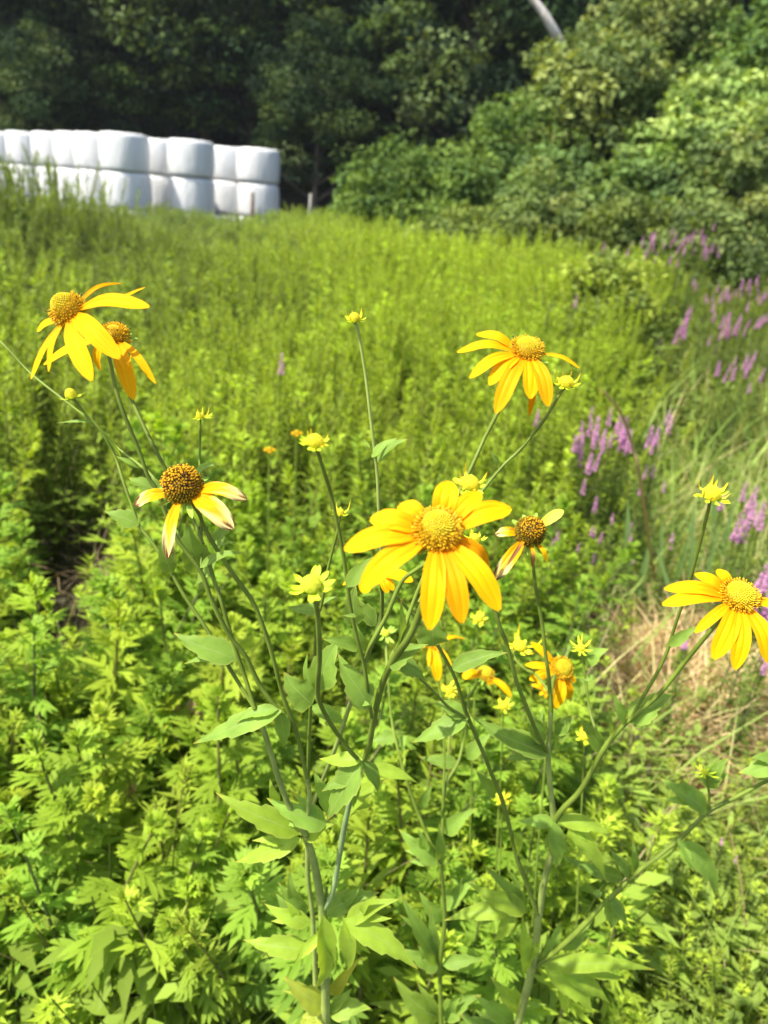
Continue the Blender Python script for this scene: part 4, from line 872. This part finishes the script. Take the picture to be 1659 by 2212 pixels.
e = flower(Cc, (1145, 1148), .62, 33, (.0, .32, .90), [(1217, 1102, 24, {'kind': 'pale', 'sag': .1}), (1068, 1153, 22, {'kind': 'old', 'sag': .2}), (1067, 1254, 30, {'kind': 'old'}), (1182, 1214, 10, {'sag': .25}), (1150, 1226, 9, {'kind': 'brown', 'sag': .3}), (1095, 1222, 9, {'kind': 'brown', 'sag': .25, 'dr': -.03})], 'old', hh=1.05, label='spent flower head with dark cone and drooping shrivelled petals', seed=18, n=420)
stem(Cc, [(1149, 1190, .64), (1152, 1225, .64), (1156, 1260, .64), (1163, 1305, .64), (1171, 1348, .64), (1178, 1409, .64), (1186, 1470, .64), (1190, 1535, .64)], (8, 11), end=e)
stem(Cc, [(1068, 1317, .60), (1080, 1355, .60), (1095, 1393, .605), (1114, 1466, .61), (1140, 1535, .62), (1163, 1590, .63), (1184, 1630, .645)], (11, 10))
e = bud(Cc, (1026, 1163), .58, 12, (.3, .75, .4), 7, 7, 'bud', hh=.9, label='small bud peeping out at the right of the largest flower', seed=20, brlen=1.5)
stem(Cc, [(1030, 1180, .585), (1042, 1230, .59), (1055, 1280, .595), (1068, 1317, .60)], (8, 10), end=e)
stem(Cc, [(830, 1262, .56), (857, 1287, .565), (881, 1315, .57), (915, 1352, .575), (949, 1400, .58), (983, 1465, .59), (1007, 1540, .60), (1045, 1629, .615), (1064, 1677, .62), (1083, 1723, .63), (1102, 1792, .64), (1118, 1857, .65), (1137, 1906, .66), (1160, 1975, .67)], (8, 13), n=70)
stem(Cc, [(905, 1464, .57), (935, 1492, .58), (970, 1528, .59), (1010, 1552, .60)], (6, 8))
e = bud(Cc, (1122, 1395), .80, 15, (.1, .75, .6), 7, 7, 'bud', hh=.7, label='young yellow flower with short upright petals above the small right facing one', seed=21, raylen=1.9, brlen=1.2)
stem(Cc, [(1108, 1412, .78), (1118, 1430, .76), (1137, 1447, .72), (1160, 1460, .68), (1190, 1500, .65)], (7, 8), end=e)
e = bud(Cc, (1255, 1399), .74, 9, (.0, .8, .5), 5, 8, 'bud', hh=.9, label='pale star shaped bud on the thin stem with two round leaves', seed=22, raylen=1.6, brlen=2.0)
stem(Cc, [(1256, 1412, .74), (1261, 1440, .74), (1266, 1475, .735), (1274, 1535, .72), (1288, 1580, .70), (1303, 1622, .68)], (6, 9), end=e)
e = flower(Cc, (1597, 1287), .565, 39, (.05, .66, .66), [(1500, 1240, 28, {'sag': .16}), (1548, 1230, 28, {'sag': .22}), (1434, 1272, 32), (1430, 1306, 34), (1501, 1367, 24), (1541, 1424, 44), (1587, 1447, 40), (1662, 1434, 44), (1690, 1320, 26)], 'open', hh=.72, top=.5, label='bright yellow flower cut by the picture edge, petals hanging to the left', seed=23)
stem(Cc, [(1560, 1335, .59), (1537, 1360, .595), (1484, 1424, .605), (1427, 1496, .615), (1369, 1546, .62), (1331, 1584, .625), (1301, 1624, .63), (1255, 1706, .64), (1201, 1769, .65), (1190, 1849, .66)], (10, 15), end=e, n=60)
e = bud(Cc, (1538, 1066), .57, 20, (.05, .7, .65), 8, 10, 'bud', hh=.8, label='yellow bud with curled short rays alone against the purple flowers', seed=24)
stem(Cc, [(1532, 1092, .575), (1522, 1134, .58), (1499, 1222, .59), (1488, 1262, .595), (1457, 1355, .605), (1446, 1393, .61), (1423, 1447, .615), (1392, 1500, .62), (1362, 1551, .62)], (9, 9), end=e, n=60)
stem(Cc, [(1690, 1668, .72), (1652, 1689, .71), (1590, 1722, .70), (1530, 1754, .69), (1465, 1815, .685), (1369, 1891, .68), (1331, 1928, .68), (1293, 1963, .68), (1236, 2024, .68), (1157, 2088, .685)], (9, 14), n=60)
e = bud(Cc, (1522, 1668), .69, 9, (.0, .85, .4), 0, 8, 'green', hh=1.1, label='closed green bud between two leaves on the lowest right branch', seed=25, brlen=1.8)
stem(Cc, [(1524, 1680, .69), (1532, 1715, .69), (1530, 1754, .69)], (6, 7), end=e)
for L_ in [([(1184, 1632, 1010, 1540, 44), (1170, 1612, 1068, 1574, 24), (1176, 1625, 1090, 1640, 28)], .64, LEAFG), ([(1010, 1552, 890, 1604, 46), (1004, 1548, 936, 1518, 34), (1004, 1552, 990, 1588, 18)], .598, LEAFG), ([(1178, 1600, 1140, 1517, 36)], .64, LEAFG), ([(1188, 1596, 1240, 1545, 46)], .65, LEAFG * .85),
           ([(977, 1446, 1096, 1410, 38)], .60, LEAFG * .9), ([(1110, 1440, 1078, 1388, 26)], .62, LEAFG * .85), ([(1264, 1432, 1316, 1402, 36)], .74, LEAFG), ([(1262, 1469, 1287, 1461, 14)], .735, LEAFG), ([(1262, 1469, 1240, 1468, 12)], .735, LEAFG), ([(1362, 1562, 1458, 1498, 54)], .62, LEAFG * 1.1), ([(1350, 1562, 1322, 1492, 30)], .62, LEAFG * 1.05),
           ([(1368, 1562, 1400, 1569, 24)], .62, LEAFG * .9), ([(1302, 1622, 1250, 1545, 32)], .67, LEAFG * .85), ([(1304, 1622, 1312, 1520, 28)], .66, LEAFG), ([(1445, 1395, 1512, 1352, 24)], .605, LEAFG), ([(1448, 1398, 1490, 1372, 14)], .61, LEAFG), ([(1196, 1775, 1117, 1772, 28), (1190, 1776, 1187, 1845, 34)], .65, LEAFG * 1.15), ([(1196, 1775, 1200, 1876, 34)], .645, LEAFG * 1.15), ([(1205, 1772, 1322, 1803, 34)], .65, LEAFY), ([(1225, 1785, 1308, 1900, 42), (1230, 1790, 1242, 1842, 18)], .645, LEAFY),
           ([(1112, 1798, 1117, 1850, 22)], .64, LEAFY), ([(1463, 1818, 1546, 1938, 50), (1470, 1830, 1497, 1880, 22)], .68, LEAFG * 1.1), ([(1362, 1893, 1314, 1830, 30)], .68, LEAFG * .9), ([(1362, 1893, 1366, 1812, 28)], .69, LEAFG), ([(1348, 1898, 1208, 1846, 30)], .685, LEAFG * .9), ([(1312, 1935, 1320, 2006, 42), (1316, 1938, 1357, 2000, 26)], .68, LEAFG * 1.05), ([(1300, 1930, 1280, 1930, 16)], .68, LEAFG),
           ([(1528, 1750, 1424, 1680, 46)], .69, LEAFG * 1.1), ([(1526, 1700, 1574, 1636, 40)], .695, LEAFG * 1.1), ([(1700, 1640, 1594, 1669, 56)], .71, LEAFG * 1.2), ([(1170, 2086, 1416, 2095, 36), (1250, 2088, 1350, 2112, 22)], .68, LEAFY), ([(1176, 2090, 1283, 2192, 46)], .675, LEAFY), ([(1210, 2090, 1316, 2166, 36)], .68, LEAFY), ([(1182, 2072, 1212, 1988, 34)], .69, LEAFG * 1.1), ([(1215, 2052, 1282, 1985, 40)], .69, LEAFG),
           ([(1137, 1968, 1010, 1906, 40), (1110, 1965, 960, 1988, 36), (1110, 1970, 1065, 2034, 28), (1108, 1972, 1110, 2017, 18)], .665, LEAFY), ([(1140, 2095, 1128, 1975, 40)], .68, LEAFY), ([(1137, 1966, 1045, 1868, 34)], .68, LEAFG), ([(1130, 2180, 1060, 2110, 40)], .71, LEAFY), ([(1110, 2215, 1025, 2150, 44)], .71, LEAFG * 1.1), ([(1090, 2230, 990, 2190, 40)], .72, LEAFG), ([(1070, 1720, 1025, 1660, 30)], .63, LEAFG)]:
    leaf(Cc, L_[0], L_[1], L_[2], teeth=3 if L_[0][0][4] > 38 else 1)

# ---------------- plant D: thin plant between the two, with small flowers farther down
D = plant(953, 2212, .80, 'thin coneflower plant between the forked and the branching one, with small low flowers')
stem(D, [(833, 1385, .92), (838, 1460, .88), (847, 1560, .86), (860, 1620, .84), (878, 1684, .83), (908, 1769, .82), (946, 1859, .80), (953, 1882, .80), (961, 1986, .80), (951, 2083, .80), (953, 2215, .80)], (6, 12), STC * 1.1, 'stem', n=60); tail(D, 953, 2215, .80, 12)
bud(D, (833, 1368), .92, 10, (.1, .7, .7), 0, 9, 'green', hh=.7, label='small green bud with dark green bracts below the hidden flower', seed=26, brlen=1.5, bcol=GRN * 1.3)
stem(D, [(1012, 1480, .95), (1010, 1540, .93), (992, 1640, .89), (962, 1700, .86), (955, 1800, .83), (953, 1882, .80)], (7, 8))
e = flower(D, (1049, 1455), .95, 17, (.1, .75, .5), [(998, 1462, 24), (1105, 1505, 16, {'dr': -.02}), (1060, 1480, 16)], 'open', hh=1.0, top=.6, label='small flower with an orange cone and only a few petals left', seed=27, n=240)
stem(D, [(1030, 1480, .95), (1012, 1510, .95)], (6, 6), end=e)
e = flower(D, (932, 1394), .90, 15, (-.1, .9, -.1), [(1005, 1380, 13, {'dr': .03}), (946, 1471, 24, {'dr': -.02}), (926, 1440, 9), (975, 1442, 12), (905, 1401, 10)], 'open', hh=.7, top=.1, label='small drooping flower seen from the side under a round leaf', seed=28, n=200)
stem(D, [(935, 1420, .92), (952, 1500, .92), (960, 1620, .88), (955, 1800, .83)], (5, 7), end=e)
e = bud(D, (970, 1490), 1.0, 10, (.0, .7, .7), 7, 6, 'bud', hh=.7, label='tiny yellow star shaped bud under the drooping small flower', seed=29, raylen=1.9, brlen=1.3)
stem(D, [(970, 1505, 1.0), (970, 1600, .95), (962, 1700, .86)], (4, 5), end=e)
e = flower(D, (1180, 1490), .95, 8, (.0, .6, .75), [(1148, 1479, 9), (1160, 1470, 8), (1165, 1501, 8), (1178, 1508, 7)], 'open', hh=.7, top=.6, label='small half open yellow flower behind the small right facing one', seed=30, n=140)
stem(D, [(1188, 1510, .95), (1180, 1620, .94), (1165, 1800, .92), (1150, 2000, .9)], (4, 6), end=e)
for (bx, by, r_, lb) in [(1087, 1524, 1.05, 'tiny lemon bud low between the leaves, under the few petalled flower'), (1033, 1336, 1.15, 'tiny blurred green bud under the largest flower petals'), (1262, 1590, 1.0, 'pale green bud low beside the folded leaf'), (1085, 1725, 1.0, 'bright yellow green bud behind the long stem low down')]:
    e = bud(D, (bx, by), r_, 10, (.0, .7, .6), 5, 8, 'bud', hh=.8, label=lb, seed=int(bx), raylen=1.1, brlen=1.2)
    stem(D, [(bx, by + 20, r_), (bx - 4, by + 120, r_), (bx - 14, by + 330, r_ - .03), (bx - 25, 2250, r_ - .08)], (3.5, 5), end=e)
for L_ in [([(946, 1860, 860, 1790, 40)], .80, LEAFG * 1.1), ([(948, 1860, 949, 1778, 26)], .80, LEAFG), ([(946, 1858, 885, 1862, 24)], .80, LEAFG), ([(943, 2080, 866, 1930, 42), (940, 2070, 862, 1975, 28)], .80, LEAFG * 1.15), ([(942, 2075, 930, 1956, 30)], .805, LEAFG), ([(948, 2086, 870, 2050, 40)], .80, LEAFG), ([(956, 2084, 1045, 2074, 28)], .80, LEAFG * 1.1),
           ([(948, 2200, 850, 2110, 50), (945, 2195, 900, 2120, 28)], .81, LEAFO * np.array([.75, .95, 1])), ([(955, 2200, 1040, 2150, 40)], .81, LEAFG), ([(855, 1590, 800, 1600, 30)], .86, LEAFG), ([(860, 1610, 880, 1590, 24)], .86, LEAFG), ([(900, 1750, 935, 1690, 26)], .83, LEAFG), ([(1010, 1640, 1065, 1580, 30)], .9, LEAFG), ([(1000, 1620, 985, 1500, 26)], .92, LEAFG), ([(990, 1650, 905, 1635, 30)], .9, LEAFG),
           ([(960, 1800, 1030, 1745, 34)], .84, LEAFG), ([(955, 1960, 1030, 1900, 34)], .82, LEAFG), ([(955, 1990, 905, 1925, 30)], .82, LEAFG)]:
    leaf(D, L_[0], L_[1], L_[2], teeth=2)
# two more yellow heads far off in the weeds
for (bx, by, r_) in [(641, 934, 2.2), (582, 970, 2.0)]:
    c = P(bx, by, r_); E = empty('coneflower_plant', (0, 0, 0)); tag(E, 'blurred orange flower deep in the weeds left of the bent stem bud, %s one' % ('upper' if bx > 600 else 'lower'), 'flower plant', 'small blurred flowers deep in the weeds')
    e = flower(E, (bx, by), r_, 6, (0, .8, .5), [(bx - 12, by + 3, 7), (bx + 12, by + 3, 7), (bx, by + 9, 7)], 'open', hh=.8, seed=31, n=60)
    b = MB(); tube(b, np.array([e, [e[0], e[1], e[2] * .5], [e[0], e[1], 0]]), .003, 6, col=STC); b.build('stem', M_STEM, E)
